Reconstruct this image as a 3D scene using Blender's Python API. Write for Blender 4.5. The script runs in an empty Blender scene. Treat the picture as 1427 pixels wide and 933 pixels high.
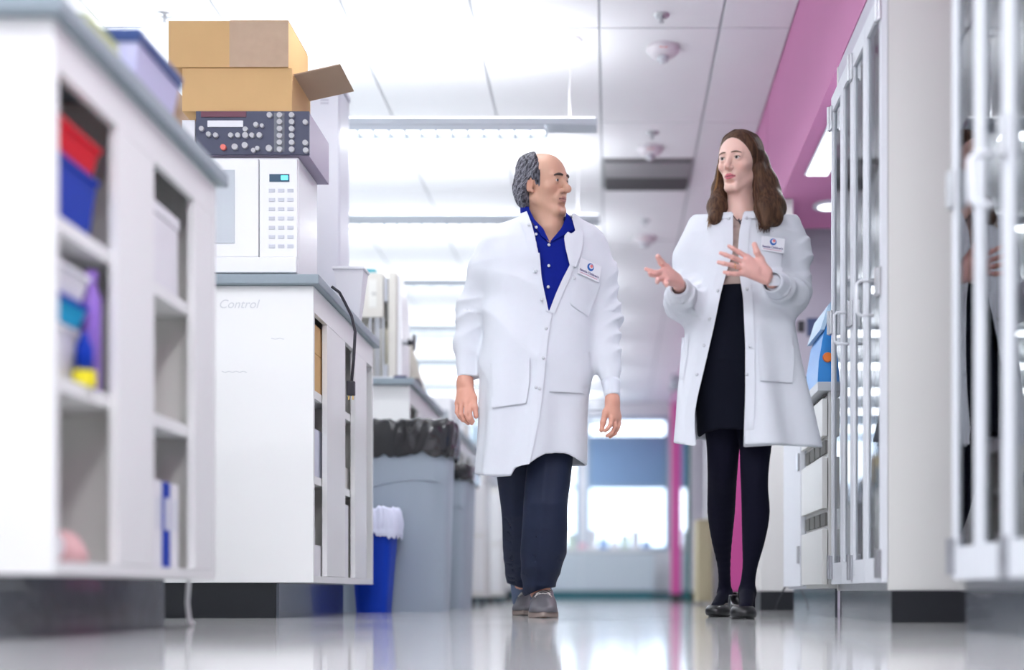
import bpy, bmesh, math, random
import numpy as np
from mathutils import Vector, Matrix

# ---------------------------------------------------------------- camera, world, lights, exposure
FPX, CX, CY, CAMH = 1708.0, 850.0, 825.0, 0.094
scene = bpy.context.scene
COL = scene.collection
cam_d = bpy.data.cameras.new('camera')
cam = bpy.data.objects.new('camera', cam_d)
COL.objects.link(cam)
cam.location = (0, 0, CAMH)
cam.rotation_euler = (math.pi/2, 0, 0)
cam_d.sensor_width = 36
cam_d.lens = FPX/1427*36
cam_d.shift_x = -(CX-713.5)/1427
cam_d.shift_y = (CY-466.5)/1427
cam_d.clip_start = 0.02
cam_d.clip_end = 200
cam_d.dof.use_dof = True
cam_d.dof.focus_distance = 4.68
cam_d.dof.aperture_fstop = 0.84
scene.camera = cam

world = bpy.data.worlds.new('world')
scene.world = world
world.use_nodes = True
world.node_tree.nodes['Background'].inputs[0].default_value = (0.80, 0.90, 1.0, 1)
world.node_tree.nodes['Background'].inputs[1].default_value = 3.2

scene.view_settings.view_transform = 'Standard'
scene.view_settings.look = 'None'
scene.view_settings.gamma = 1.0
scene.view_settings.use_curve_mapping = False
scene.view_settings.exposure = 0.34

LAMP_UP, LAMP_DOWN = 14.0, 15.0
LAMP_COLOR = (0.93, 0.96, 1.0)

def area_light(name, loc, sx, sy, power, down=True, color=LAMP_COLOR, rot=None, parent=None):
    l = bpy.data.lights.new(name, 'AREA')
    l.shape = 'RECTANGLE'; l.size = sx; l.size_y = sy; l.energy = power; l.color = color
    o = bpy.data.objects.new(name, l); COL.objects.link(o)
    o.location = loc
    o.rotation_euler = rot if rot else ((0, 0, 0) if down else (math.pi, 0, 0))
    if parent:
        o.parent = parent; o.location = Vector(loc)-origin_of(parent)
    return o

# ---------------------------------------------------------------- helpers
def P(px, py, Y):
    return np.array([(px-CX)*Y/FPX, Y, CAMH+(CY-py)*Y/FPX])

def origin_of(o):
    v = Vector((0, 0, 0))
    while o:
        v += o.location; o = o.parent
    return v

def props(o, label=None, cat=None, group=None, kind=None):
    if label: o['label'] = label
    if cat: o['category'] = cat
    if group: o['group'] = group
    if kind: o['kind'] = kind
    return o

def thing(name, label, cat, loc=(0, 0, 0), group=None, rz=0):
    o = bpy.data.objects.new(name, None); COL.objects.link(o)
    o.location = loc; o.rotation_euler[2] = rz
    o.empty_display_size = 0.05
    return props(o, label, cat, group)

def link_mesh(name, me, mat, parent=None, smooth=False):
    if mat and not me.materials: me.materials.append(mat)
    o = bpy.data.objects.new(name, me); COL.objects.link(o)
    if parent: o.parent = parent
    if smooth: me.shade_smooth()
    return o

def mesh_np(name, V, Fc, mat, parent=None, smooth=True, colors=None):
    """V Nx3 world coordinates, Fc list/array of faces"""
    V = np.asarray(V, dtype=np.float64)
    if parent is not None:
        V = V - np.array(origin_of(parent))
    me = bpy.data.meshes.new(name)
    if isinstance(Fc, np.ndarray) and Fc.ndim == 2:
        k = Fc.shape[1]
        me.vertices.add(len(V)); me.vertices.foreach_set('co', V.astype(np.float32).ravel())
        me.loops.add(Fc.size); me.loops.foreach_set('vertex_index', Fc.astype(np.int32).ravel())
        me.polygons.add(len(Fc)); me.polygons.foreach_set('loop_start', np.arange(0, Fc.size, k, dtype=np.int32))
        me.update(calc_edges=True)
    else:
        me.from_pydata([tuple(v) for v in V], [], [tuple(int(i) for i in f) for f in Fc])
        me.update()
    if colors is not None:
        ca = me.color_attributes.new('Col', 'FLOAT_COLOR', 'POINT')
        c4 = np.ones((len(V), 4), dtype=np.float32); c4[:, :3] = colors
        ca.data.foreach_set('color', c4.ravel())
    return link_mesh(name, me, mat, parent, smooth)

class MB:
    def __init__(s): s.bm = bmesh.new()
    def box(s, x0, x1, y0, y1, z0, z1, bev=0.0, rot=None, piv=None):
        x0, x1 = min(x0, x1), max(x0, x1); y0, y1 = min(y0, y1), max(y0, y1); z0, z1 = min(z0, z1), max(z0, z1)
        vs = [s.bm.verts.new((x, y, z)) for x in (x0, x1) for y in (y0, y1) for z in (z0, z1)]
        fs = [(0, 1, 3, 2), (4, 6, 7, 5), (0, 4, 5, 1), (2, 3, 7, 6), (0, 2, 6, 4), (1, 5, 7, 3)]
        faces = [s.bm.faces.new([vs[i] for i in f]) for f in fs]
        if bev > 0:
            es = list({e for f in faces for e in f.edges})
            r = bmesh.ops.bevel(s.bm, geom=es, offset=bev, segments=2, affect='EDGES', profile=0.6)
            vs = list({v for f in r['faces'] for v in f.verts} | {v for v in vs if v.is_valid})
        if rot is not None:
            bmesh.ops.rotate(s.bm, verts=[v for v in vs if v.is_valid], cent=piv, matrix=rot)
        return s
    def prism(s, pts, axis, a, b):
        """pts 2D polygon in the other two axes; extrude along axis from a to b"""
        def mk(p, t):
            if axis == 0: return (t, p[0], p[1])
            if axis == 1: return (p[0], t, p[1])
            return (p[0], p[1], t)
        A = [s.bm.verts.new(mk(p, a)) for p in pts]; B = [s.bm.verts.new(mk(p, b)) for p in pts]
        n = len(pts)
        s.bm.faces.new(A); s.bm.faces.new(B[::-1])
        for i in range(n): s.bm.faces.new([A[i], B[i], B[(i+1) % n], A[(i+1) % n]])
        return s
    def taper(s, b, t, z0, z1):
        """b,t = (x0,x1,y0,y1) rectangles at z0 and z1"""
        A = [s.bm.verts.new((x, y, z0)) for x, y in ((b[0], b[2]), (b[1], b[2]), (b[1], b[3]), (b[0], b[3]))]
        B = [s.bm.verts.new((x, y, z1)) for x, y in ((t[0], t[2]), (t[1], t[2]), (t[1], t[3]), (t[0], t[3]))]
        s.bm.faces.new(A[::-1]); s.bm.faces.new(B)
        for i in range(4): s.bm.faces.new([A[i], A[(i+1) % 4], B[(i+1) % 4], B[i]])
        return s
    def tube(s, pts, r, n=8, closed=False, flat=1.0):
        pts = [Vector(p) for p in pts]; m = len(pts)
        rr = r if hasattr(r, '__len__') else [r]*m
        rings = []
        up = None
        for i, p in enumerate(pts):
            if closed: t = pts[(i+1) % m]-pts[i-1]
            else: t = pts[min(i+1, m-1)]-pts[max(i-1, 0)]
            t.normalize()
            if up is None:
                up = Vector((0, 0, 1)) if abs(t.z) < 0.9 else Vector((0, 1, 0))
            u = t.cross(up).normalized(); w = u.cross(t).normalized(); up = w
            rings.append([s.bm.verts.new(p+(u*math.cos(2*math.pi*k/n)+w*math.sin(2*math.pi*k/n)*flat)*rr[i]) for k in range(n)])
        for i in range(m if closed else m-1):
            A, B = rings[i], rings[(i+1) % m]
            for k in range(n): s.bm.faces.new([A[k], A[(k+1) % n], B[(k+1) % n], B[k]])
        if not closed:
            s.bm.faces.new(rings[0][::-1]); s.bm.faces.new(rings[-1])
        return s
    def lathe(s, c, prof, n=24, axis='Z'):
        """prof list of (r,h) ; c centre"""
        rings = []
        for r, h in prof:
            ring = []
            for k in range(n):
                a = 2*math.pi*k/n; x, y = r*math.cos(a), r*math.sin(a)
                v = (x, y, h) if axis == 'Z' else ((h, x, y) if axis == 'X' else (x, h, y))
                ring.append(s.bm.verts.new((c[0]+v[0], c[1]+v[1], c[2]+v[2])))
            rings.append(ring)
        for A, B in zip(rings, rings[1:]):
            for k in range(n): s.bm.faces.new([A[k], A[(k+1) % n], B[(k+1) % n], B[k]])
        s.bm.faces.new(rings[0][::-1]); s.bm.faces.new(rings[-1])
        return s
    def build(s, name, mat, parent=None, smooth=False, **kw):
        bmesh.ops.recalc_face_normals(s.bm, faces=s.bm.faces)
        me = bpy.data.meshes.new(name)
        if parent is not None:
            bmesh.ops.translate(s.bm, verts=s.bm.verts, vec=-origin_of(parent))
        s.bm.to_mesh(me); s.bm.free()
        o = link_mesh(name, me, mat, parent, smooth)
        return props(o, **kw)

def box(name, mat, parent, x0, x1, y0, y1, z0, z1, bev=0.0, **kw):
    return MB().box(x0, x1, y0, y1, z0, z1, bev).build(name, mat, parent, **kw)

def rings_mesh(name, rings, mat, parent, smooth=True, cap0=False, cap1=False):
    R = [np.asarray(r) for r in rings]; n = len(R[0]); V = np.concatenate(R); F = []
    for i in range(len(R)-1):
        for k in range(n):
            F.append((i*n+k, i*n+(k+1) % n, (i+1)*n+(k+1) % n, (i+1)*n+k))
    if cap0: F.append(tuple(range(n))[::-1])
    if cap1: F.append(tuple((len(R)-1)*n+k for k in range(n)))
    return mesh_np(name, V, F, mat, parent, smooth)

# ---------------------------------------------------------------- materials
MATS = {}
def mat(name, col, rough=0.5, metal=0.0, noise=0.0, nscale=30, bump=0.0, bscale=200, spec=0.5, coat=0.0, emit=None, estr=0, sub=0.0, sheen=0.0, stretch=None):
    if name in MATS: return MATS[name]
    m = bpy.data.materials.new(name); m.use_nodes = True
    nt = m.node_tree; b = nt.nodes['Principled BSDF']
    b.inputs['Base Color'].default_value = (*col, 1); b.inputs['Roughness'].default_value = rough
    b.inputs['Metallic'].default_value = metal; b.inputs['Specular IOR Level'].default_value = spec
    b.inputs['Coat Weight'].default_value = coat
    if sheen: b.inputs['Sheen Weight'].default_value = sheen
    if sub:
        b.inputs['Subsurface Weight'].default_value = sub
        b.inputs['Subsurface Radius'].default_value = (0.012, 0.005, 0.003); b.inputs['Subsurface Scale'].default_value = 0.6
    if emit:
        b.inputs['Emission Color'].default_value = (*emit, 1); b.inputs['Emission Strength'].default_value = estr
    if noise or bump:
        tc = nt.nodes.new('ShaderNodeTexCoord')
        src = tc.outputs['Object']
        if stretch:
            mp = nt.nodes.new('ShaderNodeMapping'); mp.inputs['Scale'].default_value = stretch
            nt.links.new(src, mp.inputs[0]); src = mp.outputs[0]
    if noise:
        n = nt.nodes.new('ShaderNodeTexNoise'); n.inputs['Scale'].default_value = nscale; n.inputs['Detail'].default_value = 4
        nt.links.new(src, n.inputs['Vector'])
        r = nt.nodes.new('ShaderNodeMapRange'); r.inputs['To Min'].default_value = 1-noise; r.inputs['To Max'].default_value = 1+noise
        nt.links.new(n.outputs['Fac'], r.inputs['Value'])
        v = nt.nodes.new('ShaderNodeVectorMath'); v.operation = 'SCALE'; v.inputs[0].default_value = col
        nt.links.new(r.outputs[0], v.inputs['Scale']); nt.links.new(v.outputs[0], b.inputs['Base Color'])
    if bump:
        n = nt.nodes.new('ShaderNodeTexNoise'); n.inputs['Scale'].default_value = bscale; n.inputs['Detail'].default_value = 3
        nt.links.new(src, n.inputs['Vector'])
        bp = nt.nodes.new('ShaderNodeBump'); bp.inputs['Strength'].default_value = bump; bp.inputs['Distance'].default_value = 0.002
        nt.links.new(n.outputs['Fac'], bp.inputs['Height']); nt.links.new(bp.outputs[0], b.inputs['Normal'])
    MATS[name] = m
    return m

def attr_mat(name, rough=0.5, sub=0.0, bump=0.0, bscale=300, spec=0.4, noise=0.05, nscale=60):
    m = mat(name, (1, 1, 1), rough=rough, bump=bump or 0.01, bscale=bscale, spec=spec, sub=sub)
    nt = m.node_tree; b = nt.nodes['Principled BSDF']
    a = nt.nodes.new('ShaderNodeVertexColor'); a.layer_name = 'Col'
    n = nt.nodes.new('ShaderNodeTexNoise'); n.inputs['Scale'].default_value = nscale
    r = nt.nodes.new('ShaderNodeMapRange'); r.inputs['To Min'].default_value = 1-noise; r.inputs['To Max'].default_value = 1+noise
    v = nt.nodes.new('ShaderNodeVectorMath'); v.operation = 'SCALE'
    nt.links.new(n.outputs['Fac'], r.inputs['Value']); nt.links.new(a.outputs[0], v.inputs[0]); nt.links.new(r.outputs[0], v.inputs['Scale'])
    nt.links.new(v.outputs[0], b.inputs['Base Color'])
    return m

def glass_mat(name, tint, ior=1.7, rough=0.0, refl=(0.95, 0.97, 1)):
    m = bpy.data.materials.new(name); m.use_nodes = True; nt = m.node_tree
    nt.nodes.remove(nt.nodes['Principled BSDF']); out = nt.nodes['Material Output']
    t = nt.nodes.new('ShaderNodeBsdfTransparent'); t.inputs[0].default_value = (*tint, 1)
    g = nt.nodes.new('ShaderNodeBsdfGlossy'); g.inputs['Roughness'].default_value = rough; g.inputs[0].default_value = (*refl, 1)
    f = nt.nodes.new('ShaderNodeFresnel'); f.inputs[0].default_value = ior
    mx = nt.nodes.new('ShaderNodeMixShader')
    nt.links.new(f.outputs[0], mx.inputs[0]); nt.links.new(t.outputs[0], mx.inputs[1]); nt.links.new(g.outputs[0], mx.inputs[2])
    nt.links.new(mx.outputs[0], out.inputs[0])
    return m

WHITE = mat('white_laminate', (0.85, 0.86, 0.85), 0.35, noise=0.015, nscale=3)
WALLM = mat('wall_paint', (0.82, 0.83, 0.86), 0.7, noise=0.02, nscale=4, bump=0.05, bscale=150)
CREAM = mat('cream_panel', (0.78, 0.775, 0.75), 0.4, noise=0.015, nscale=4)
LAV = mat('lavender_wall', (0.66, 0.64, 0.72), 0.6, noise=0.02)
BULK = mat('bulkhead_pink', (0.70, 0.26, 0.50), 0.6, noise=0.02, nscale=3)
MAGENTA = mat('magenta_paint', (0.72, 0.10, 0.38), 0.55, noise=0.02, nscale=3)
BLACKB = mat('black_vinyl_base', (0.012, 0.014, 0.018), 0.35, noise=0.2, nscale=20)
TOEG = mat('scuffed_grey_vinyl', (0.09, 0.10, 0.12), 0.18, noise=0.35, nscale=14, stretch=(1, 3, 1), coat=0.4)
COUNTER = mat('blue_grey_worktop', (0.27, 0.33, 0.37), 0.4, noise=0.05, nscale=60)
INNER = mat('shelf_interior', (0.76, 0.75, 0.71), 0.6, noise=0.02)
CARD = mat('cardboard', (0.66, 0.42, 0.19), 0.8, noise=0.06, nscale=9, bump=0.1, bscale=120)
CARD2 = mat('cardboard_dull', (0.45, 0.32, 0.22), 0.8, noise=0.06, nscale=9)
TAPE = mat('packing_tape', (0.52, 0.36, 0.24), 0.25, noise=0.08, nscale=30)
METAL = mat('brushed_metal', (0.55, 0.56, 0.58), 0.3, 1.0, noise=0.1)
CHROME = mat('chrome', (0.8, 0.8, 0.82), 0.12, 1.0)
DOORW = mat('white_enamel', (0.84, 0.86, 0.91), 0.55, spec=0.25, noise=0.01)
APPL = mat('white_appliance', (0.84, 0.85, 0.87), 0.3, noise=0.01)
BEIGE = mat('beige_enamel', (0.62, 0.60, 0.55), 0.45, noise=0.02)
DARK = mat('dark_plastic', (0.02, 0.02, 0.03), 0.4, noise=0.1)
GREYP = mat('grey_plastic', (0.36, 0.42, 0.49), 0.45, noise=0.02, nscale=6)
BLUEP = mat('blue_plastic', (0.002, 0.04, 0.42), 0.45, spec=0.2, noise=0.03)
TRANSL = mat('milky_plastic', (0.78, 0.78, 0.82), 0.4)
LAMPG = mat('lamp_housing', (0.62, 0.67, 0.72), 0.5)
GLOW = mat('lamp_diffuser', (1, 1, 1), 0.5, emit=(0.95, 0.98, 1), estr=2.2)
GLASSM = glass_mat('cabinet_glass', (0.80, 0.87, 0.88), 2.5)
DRYM = mat('pale_lavender_enamel', (0.66, 0.67, 0.74), 0.4)
WINGLASS = glass_mat('window_glass', (0.97, 0.98, 1.0), 1.35)
# ---------------------------------------------------------------- setting
XL, XR, YB, YF, HC = -6.5, 2.3, 18.0, -4.0, 2.88
def floor_material():
    m = mat('polished_floor', (0.60, 0.605, 0.60), 0.09, spec=0.6, noise=0.05, nscale=2.2)
    nt = m.node_tree; b = nt.nodes['Principled BSDF']
    n = nt.nodes.new('ShaderNodeTexNoise'); n.inputs['Scale'].default_value = 2.0; n.inputs['Detail'].default_value = 3
    tc = nt.nodes.new('ShaderNodeTexCoord'); nt.links.new(tc.outputs['Object'], n.inputs['Vector'])
    r = nt.nodes.new('ShaderNodeMapRange'); r.inputs['To Min'].default_value = 0.05; r.inputs['To Max'].default_value = 0.13
    nt.links.new(n.outputs['Fac'], r.inputs['Value']); nt.links.new(r.outputs[0], b.inputs['Roughness'])
    bp = nt.nodes.new('ShaderNodeBump'); bp.inputs['Strength'].default_value = 0.12; bp.inputs['Distance'].default_value = 0.004
    n2 = nt.nodes.new('ShaderNodeTexNoise'); n2.inputs['Scale'].default_value = 5.0
    nt.links.new(tc.outputs['Object'], n2.inputs['Vector']); nt.links.new(n2.outputs['Fac'], bp.inputs['Height'])
    nt.links.new(bp.outputs[0], b.inputs['Normal'])
    return m
box('floor', floor_material(), None, XL, XR, YF, YB, -0.1, 0, kind='structure')
CEILM = mat('ceiling_slab', (0.75, 0.77, 0.78), 0.8)
GRIDM = mat('ceiling_grid', (0.55, 0.57, 0.60), 0.6)
TILEM = mat('ceiling_tile_white', (0.84, 0.85, 0.87), 0.85, noise=0.02, nscale=5, bump=0.12, bscale=260)
ceil = box('ceiling', GRIDM, None, XL, XR, YF, YB, HC, HC+0.08, kind='structure')
# lay-in tiles: 0.61 x 1.22, recessed joints
colsx = [-0.659-0.609*k for k in range(9, -1, -1)] + [-0.051, 0.541, 0.89]
tile_me = {}
for j in range(-3, 10):
    ya = 6.03+1.21*j; yb = min(ya+1.21, YB)
    if yb-ya < 0.2: continue
    for i in range(len(colsx)-1):
        xa, xb = colsx[i], colsx[i+1]
        if xa < XL: continue
        if i == len(colsx)-3 and j == 1:      # the square air grille takes half of this bay
            yb2 = 7.84
        else: yb2 = yb
        key = (round(xb-xa, 3), round(yb2-ya, 3))
        if key not in tile_me:
            b = MB().box(0.006, xb-xa-0.006, 0.006, yb2-ya-0.006, -0.012, 0.0, 0.003)
            o = b.build('ceiling_tile', TILEM, None); tile_me[key] = o.data; o.parent = ceil
            o.location = (xa, ya, HC)
        else:
            o = bpy.data.objects.new('ceiling_tile', tile_me[key]); COL.objects.link(o); o.parent = ceil; o.location = (xa, ya, HC)
# grille
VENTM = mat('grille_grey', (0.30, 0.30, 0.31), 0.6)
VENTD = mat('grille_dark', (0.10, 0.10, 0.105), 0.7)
g = thing('air_grille', 'grey square air grille in the ceiling between the two people', 'vent', (0.26, 8.12, HC-0.03))
box('grille_frame', VENTM, g, -0.045, 0.535, 7.846, 8.40, HC-0.016, HC-0.001)
for k in range(10):
    y = 7.87+k*0.052
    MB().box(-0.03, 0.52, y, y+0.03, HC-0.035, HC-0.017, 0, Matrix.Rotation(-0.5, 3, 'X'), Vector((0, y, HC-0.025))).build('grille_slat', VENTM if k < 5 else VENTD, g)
# sprinklers and detectors
def sprinkler(x, y, label):
    t = thing('sprinkler', label, 'sprinkler', (x, y, HC-0.012), 'ceiling sprinklers')
    MB().lathe((x, y, HC-0.012), [(0.038, 0), (0.036, -0.006), (0.02, -0.010)], 20).build('escutcheon', METAL, t, smooth=True)
    MB().lathe((x, y, HC-0.02), [(0.008, 0), (0.008, -0.022), (0.013, -0.026), (0.013, -0.029)], 12).build('sprinkler_head', METAL, t)
sprinkler(0.248, 5.89, 'chrome ceiling sprinkler nearest the camera above the gap between the people')
sprinkler(0.255, 7.40, 'chrome ceiling sprinkler just in front of the grey air grille')
sprinkler(-2.14, 5.89, 'chrome ceiling sprinkler above the cardboard boxes at upper left')
sprinkler(0.26, 9.15, 'small ceiling sprinkler beyond the grey air grille')
def detector(x, y, r, label):
    t = thing('smoke_detector', label, 'smoke detector', (x, y, HC-0.012), 'ceiling smoke detectors')
    MB().lathe((x, y, HC-0.012), [(r, 0), (r, -0.012), (r*0.72, -0.04), (r*0.4, -0.046)], 28).build('housing', mat('detector_white', (0.72, 0.68, 0.72), 0.4), t, smooth=True)
    MB().lathe((x, y, HC-0.055), [(r*0.35, 0), (r*0.35, -0.02), (r*0.15, -0.032)], 20).build('sensor', mat('detector_lens', (0.6, 0.62, 0.66), 0.2), t, smooth=True)
    box('red_print', mat('red_print', (0.7, 0.12, 0.08), 0.5), t, x-0.02, x+0.02, y-r*0.86, y-r*0.84, HC-0.04, HC-0.03)
detector(0.27, 6.25, 0.085, 'white ceiling smoke detector with red print at upper centre')
detector(0.25, 7.66, 0.08, 'white ceiling smoke detector just before the grey air grille')
detector(0.27, 9.6, 0.09, 'white ceiling smoke detector beyond the grey air grille')

# walls
box('wall_left', WALLM, None, XL-0.1, XL, YF, YB, 0, HC, kind='structure')
box('wall_right', LAV, None, XR, XR+0.1, YF, YB, 0, HC, kind='structure')
box('wall_front', WALLM, None, XL, XR, YF-0.1, YF, 0, HC, kind='structure')
# back wall with a window band
wz0, wz1 = 0.72, 2.66
wins = [(-6.2, -4.3), (-4.2, -2.35), (-2.25, -0.46), (-0.34, 0.86)]
w = MB().box(XL, XR, YB, YB+0.15, 0, wz0).box(XL, XR, YB, YB+0.15, wz1, HC)
edges = [XL]+[v for a in wins for v in a]+[XR]
for k in range(0, len(edges), 2): w.box(edges[k], edges[k+1], YB, YB+0.15, wz0, wz1)
w.build('wall_back', WALLM, None, kind='structure')
FRAMEB = mat('window_frame_blue', (0.30, 0.42, 0.55), 0.4)
BLIND = mat('blue_roller_blind', (0.25, 0.40, 0.62), 0.7, noise=0.05, nscale=8)
for n, (a, b) in enumerate(wins):
    f = MB()
    for x in (a, b-0.05): f.box(x, x+0.05, YB-0.02, YB+0.1, wz0, wz1)
    for z in (wz0, 1.62, 2.35, wz1-0.05): f.box(a+0.05, b-0.05, YB-0.02, YB+0.1, z, z+0.05)
    fr = f.build('window_%d' % (n+1), FRAMEB, None, kind='structure')
    box('pane', WINGLASS, fr, a+0.05, b-0.05, YB+0.05, YB+0.056, wz0+0.05, wz1-0.05)
    if n != 2: box('blind', BLIND, fr, a+0.05, b-0.05, YB-0.012, YB-0.004, 1.66, 2.36)
box('baseboard_back', mat('teal_base', (0.02, 0.16, 0.20), 0.4), None, XL, XR, YB-0.015, YB, 0, 0.1, kind='structure')
# dim building outside
b = thing('distant_building', 'pale blue building seen through the far window glass', 'building', (2.5, 60, -4))
for x0, x1, z1 in ((-2, 6, 6.0), (6.2, 12, 3.2), (-14, -3, 2.5)):
    box('wall', mat('distant_wall', (0.75, 0.82, 0.90), 0.8), b, x0, x1, 60, 66, -4, z1)
# magenta bulkhead running along the aisle, with its posts
bh = box('trim_1', BULK, None, 0.89, XR, YF, 6.93, 2.15, HC, kind='structure')
box('trim_2', BULK, None, 0.89, 1.05, 6.95, YB, 2.15, HC, kind='structure')
box('trim_3', MAGENTA, None, 0.68, 0.96, 7.3, 7.5, 0.1, 2.148, kind='structure')
box('baseboard_post', BLACKB, None, 0.675, 0.965, 7.295, 7.505, 0, 0.1, kind='structure')
box('trim_4', MAGENTA, None, 0.67, 0.77, 13.3, 13.5, 0.08, 2.148, kind='structure')
box('baseboard_far_post', BLACKB, None, 0.665, 0.775, 13.295, 13.505, 0, 0.08, kind='structure')
box('wall_alcove', LAV, None, 0.98, XR, 7.2, 7.3, 0, 2.88, kind='structure')
# soffit far right
box('trim_5', mat('grey_soffit', (0.45, 0.47, 0.53), 0.6), None, 0.62, 0.9, 12.2, 12.6, 2.16, 2.26, kind='structure')
# recessed light in the bulkhead underside
l = thing('recessed_light', 'long fluorescent ceiling light recessed in the magenta soffit', 'ceiling light', (1.02, 5.4, 2.15))
box('light_frame', DOORW, l, 0.955, 1.075, 4.80, 6.02, 2.140, 2.149)
box('diffuser', GLOW, l, 0.965, 1.065, 4.81, 6.01, 2.134, 2.1395)
area_light('tube_light', (1.015, 5.4, 2.13), 0.09, 1.2, 14, parent=l)
l = thing('downlight', 'small round downlight in the magenta soffit beyond the long light', 'ceiling light', (1.16, 6.5, 2.15))
MB().lathe((1.16, 6.5, 2.149), [(0.085, 0), (0.085, -0.012), (0.06, -0.014)], 24).build('trim_ring', DOORW, l)
MB().lathe((1.16, 6.5, 2.134), [(0.058, 0), (0.055, -0.002)], 24).build('diffuser', GLOW, l)

# ---------------------------------------------------------------- pendant lamps
CORDM = mat('white_cord', (0.85, 0.85, 0.86), 0.5)
def pendant(y, where):
    t = thing('pendant_light', where, 'ceiling light', (-1.9, y, 2.39), 'long pendant lights hung across the benches')
    x0, x1 = -3.72, -0.065
    MB().box(x0, x1, y-0.06, y+0.06, 2.422, 2.455, 0.003).build('housing', LAMPG, t)
    MB().box(x0+0.01, x1-0.01, y-0.05, y+0.05, 2.457, 2.462).build('upper_diffuser', GLOW, t)
    MB().box(x0+0.02, x1-0.26, y-0.045, y+0.045, 2.413, 2.420).build('lower_diffuser', GLOW, t)
    lv = MB()
    n = 44 if y < 9 else 24
    for k in range(n):
        x = x0+0.02+(x1-0.28-x0)*k/(n-1)
        lv.box(x, x+0.008, y-0.052, y+0.052, 2.396, 2.411)
    lv.box(x0+0.02, x1-0.26, y-0.058, y-0.053, 2.394, 2.421).box(x0+0.02, x1-0.26, y+0.053, y+0.058, 2.394, 2.421)
    lv.build('louver', LAMPG, t)
    for cx_ in (-0.20, -3.5):
        MB().tube([(cx_, y, 2.456), (cx_-0.004, y, 2.6), (cx_+0.006, y, 2.75), (cx_, y, 2.86)], 0.004, 6).build('suspension_cord', CORDM, t)
        MB().lathe((cx_, y, HC-0.012), [(0.06, 0), (0.058, -0.01), (0.02, -0.018)], 20).build('canopy', CORDM, t)
    area_light('lamp_up', (-1.9, y, 2.47), 3.5, 0.12, LAMP_UP, down=False, parent=t)
    area_light('lamp_down', (-1.9, y, 2.385), 3.3, 0.12, LAMP_DOWN, down=True, parent=t)
names = {0: 'nearest long pendant light in view, hung above the man', 1: 'second long pendant light, level with the man\'s shoulders', 2: 'third long pendant light from the camera, hung over the benches',
         3: 'fourth long pendant light from the camera', 4: 'fifth long pendant light from the camera', 5: 'sixth long pendant light from the camera', 6: 'seventh long pendant light from the camera',
         7: 'farthest long pendant light near the windows'}
for k in range(-5, 8):
    y = 6.16+1.565*k
    pendant(y, names.get(k, 'long pendant light overhead nearer than the man, %s row in front of him' % {-1: 'first', -2: 'second', -3: 'third', -4: 'fourth', -5: 'fifth'}.get(k, '')))

# fill panels added out of view over the aisle, to light the fronts
for k, y in enumerate((-2.6, -0.6, 1.2)):
    t = thing('fill_panel', 'flat white fill light panel added over the aisle, out of view, %s' % ['farthest back', 'just behind the camera', 'nearest to the people'][k], 'ceiling light', (0.245, y, HC-0.03), 'added fill light panels out of view')
    box('light_frame', DOORW, t, -0.045, 0.535, y-0.6, y+0.6, HC-0.028, HC-0.013)
    box('diffuser', GLOW, t, -0.02, 0.51, y-0.57, y+0.57, HC-0.032, HC-0.0285)
    area_light('fill_light', (0.245, y, HC-0.036), 0.5, 1.1, 30, parent=t)
# ---------------------------------------------------------------- lab benches (left)
FX = -1.084
def bench(y0, y1, label, shelves=(0.85, 0.53), stiles=None, top=1.25, simple=False):
    t = thing('lab_bench', label, 'bench', (-1.7, y0, 0), 'shelved lab benches along the left of the aisle')
    xb = -2.35
    box('countertop', COUNTER, t, xb-0.02, -1.058, y0-0.03, y1+0.03, top-0.035, top, 0.004)
    box('end_panel', WHITE, t, xb, FX, y0, y0+0.02, 0.13, top-0.036, 0.001)
    box('end_panel', WHITE, t, xb, FX, y1-0.02, y1, 0.13, top-0.036, 0.001)
    box('back_panel', INNER, t, -1.52, -1.50, y0+0.021, y1-0.021, 0.15, top-0.036)
    box('top_rail', WHITE, t, FX-0.018, FX, y0+0.021, y1-0.021, top-0.13, top-0.037)
    box('bottom_deck', WHITE, t, -1.499, FX, y0+0.021, y1-0.021, 0.13, 0.155)
    ys = stiles or [(y1-0.1, y1-0.022)]
    for a, b in ys:
        box('stile', WHITE, t, FX-0.02, FX, a, b, 0.156, top-0.131, 0.001)
        box('divider', INNER, t, -1.498, FX-0.021, (a+b)/2-0.01, (a+b)/2+0.01, 0.156, top-0.04)
    prev = y0+0.022
    for a, b in ys:
        mid = (a+b)/2-0.011
        for z in shelves:
            box('shelf', WHITE, t, -1.497, FX-0.022, prev, mid, z-0.03, z)
        prev = (a+b)/2+0.011
    box('toe_kick', TOEG, t, FX-0.14, FX-0.13, y0+0.015, y1-0.03, 0, 0.129)
    box('toe_kick', BLACKB, t, xb+0.1, FX-0.141, y0+0.012, y0+0.022, 0, 0.129)
    return t
bench(2.39, 3.37, 'nearest white lab bench at far left with red and blue bins on its shelves', stiles=[(2.70, 2.915), (3.20, 3.345)])
b2 = bench(4.48, 5.61, 'white lab bench under the microwave with a black cord hanging over its edge', stiles=[(4.70, 5.02), (5.215, 5.46)])
bench(6.63, 7.83, 'white lab bench behind the grey bin with the beige door instrument on top', stiles=[(6.95, 7.1), (7.4, 7.5)])
bench(8.75, 9.95, 'lab bench beyond the second grey bin, beside the man\'s arm', stiles=[(9.1, 9.2), (9.6, 9.7)])
bench(11.1, 12.1, 'far lab bench, fifth from the camera', stiles=[(11.3, 11.4)])
bench(13.0, 14.2, 'far lab bench, sixth from the camera', stiles=[(13.5, 13.6)])
bench(15.2, 16.3, 'farthest lab bench before the window wall', stiles=[(15.7, 15.8)])

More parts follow.
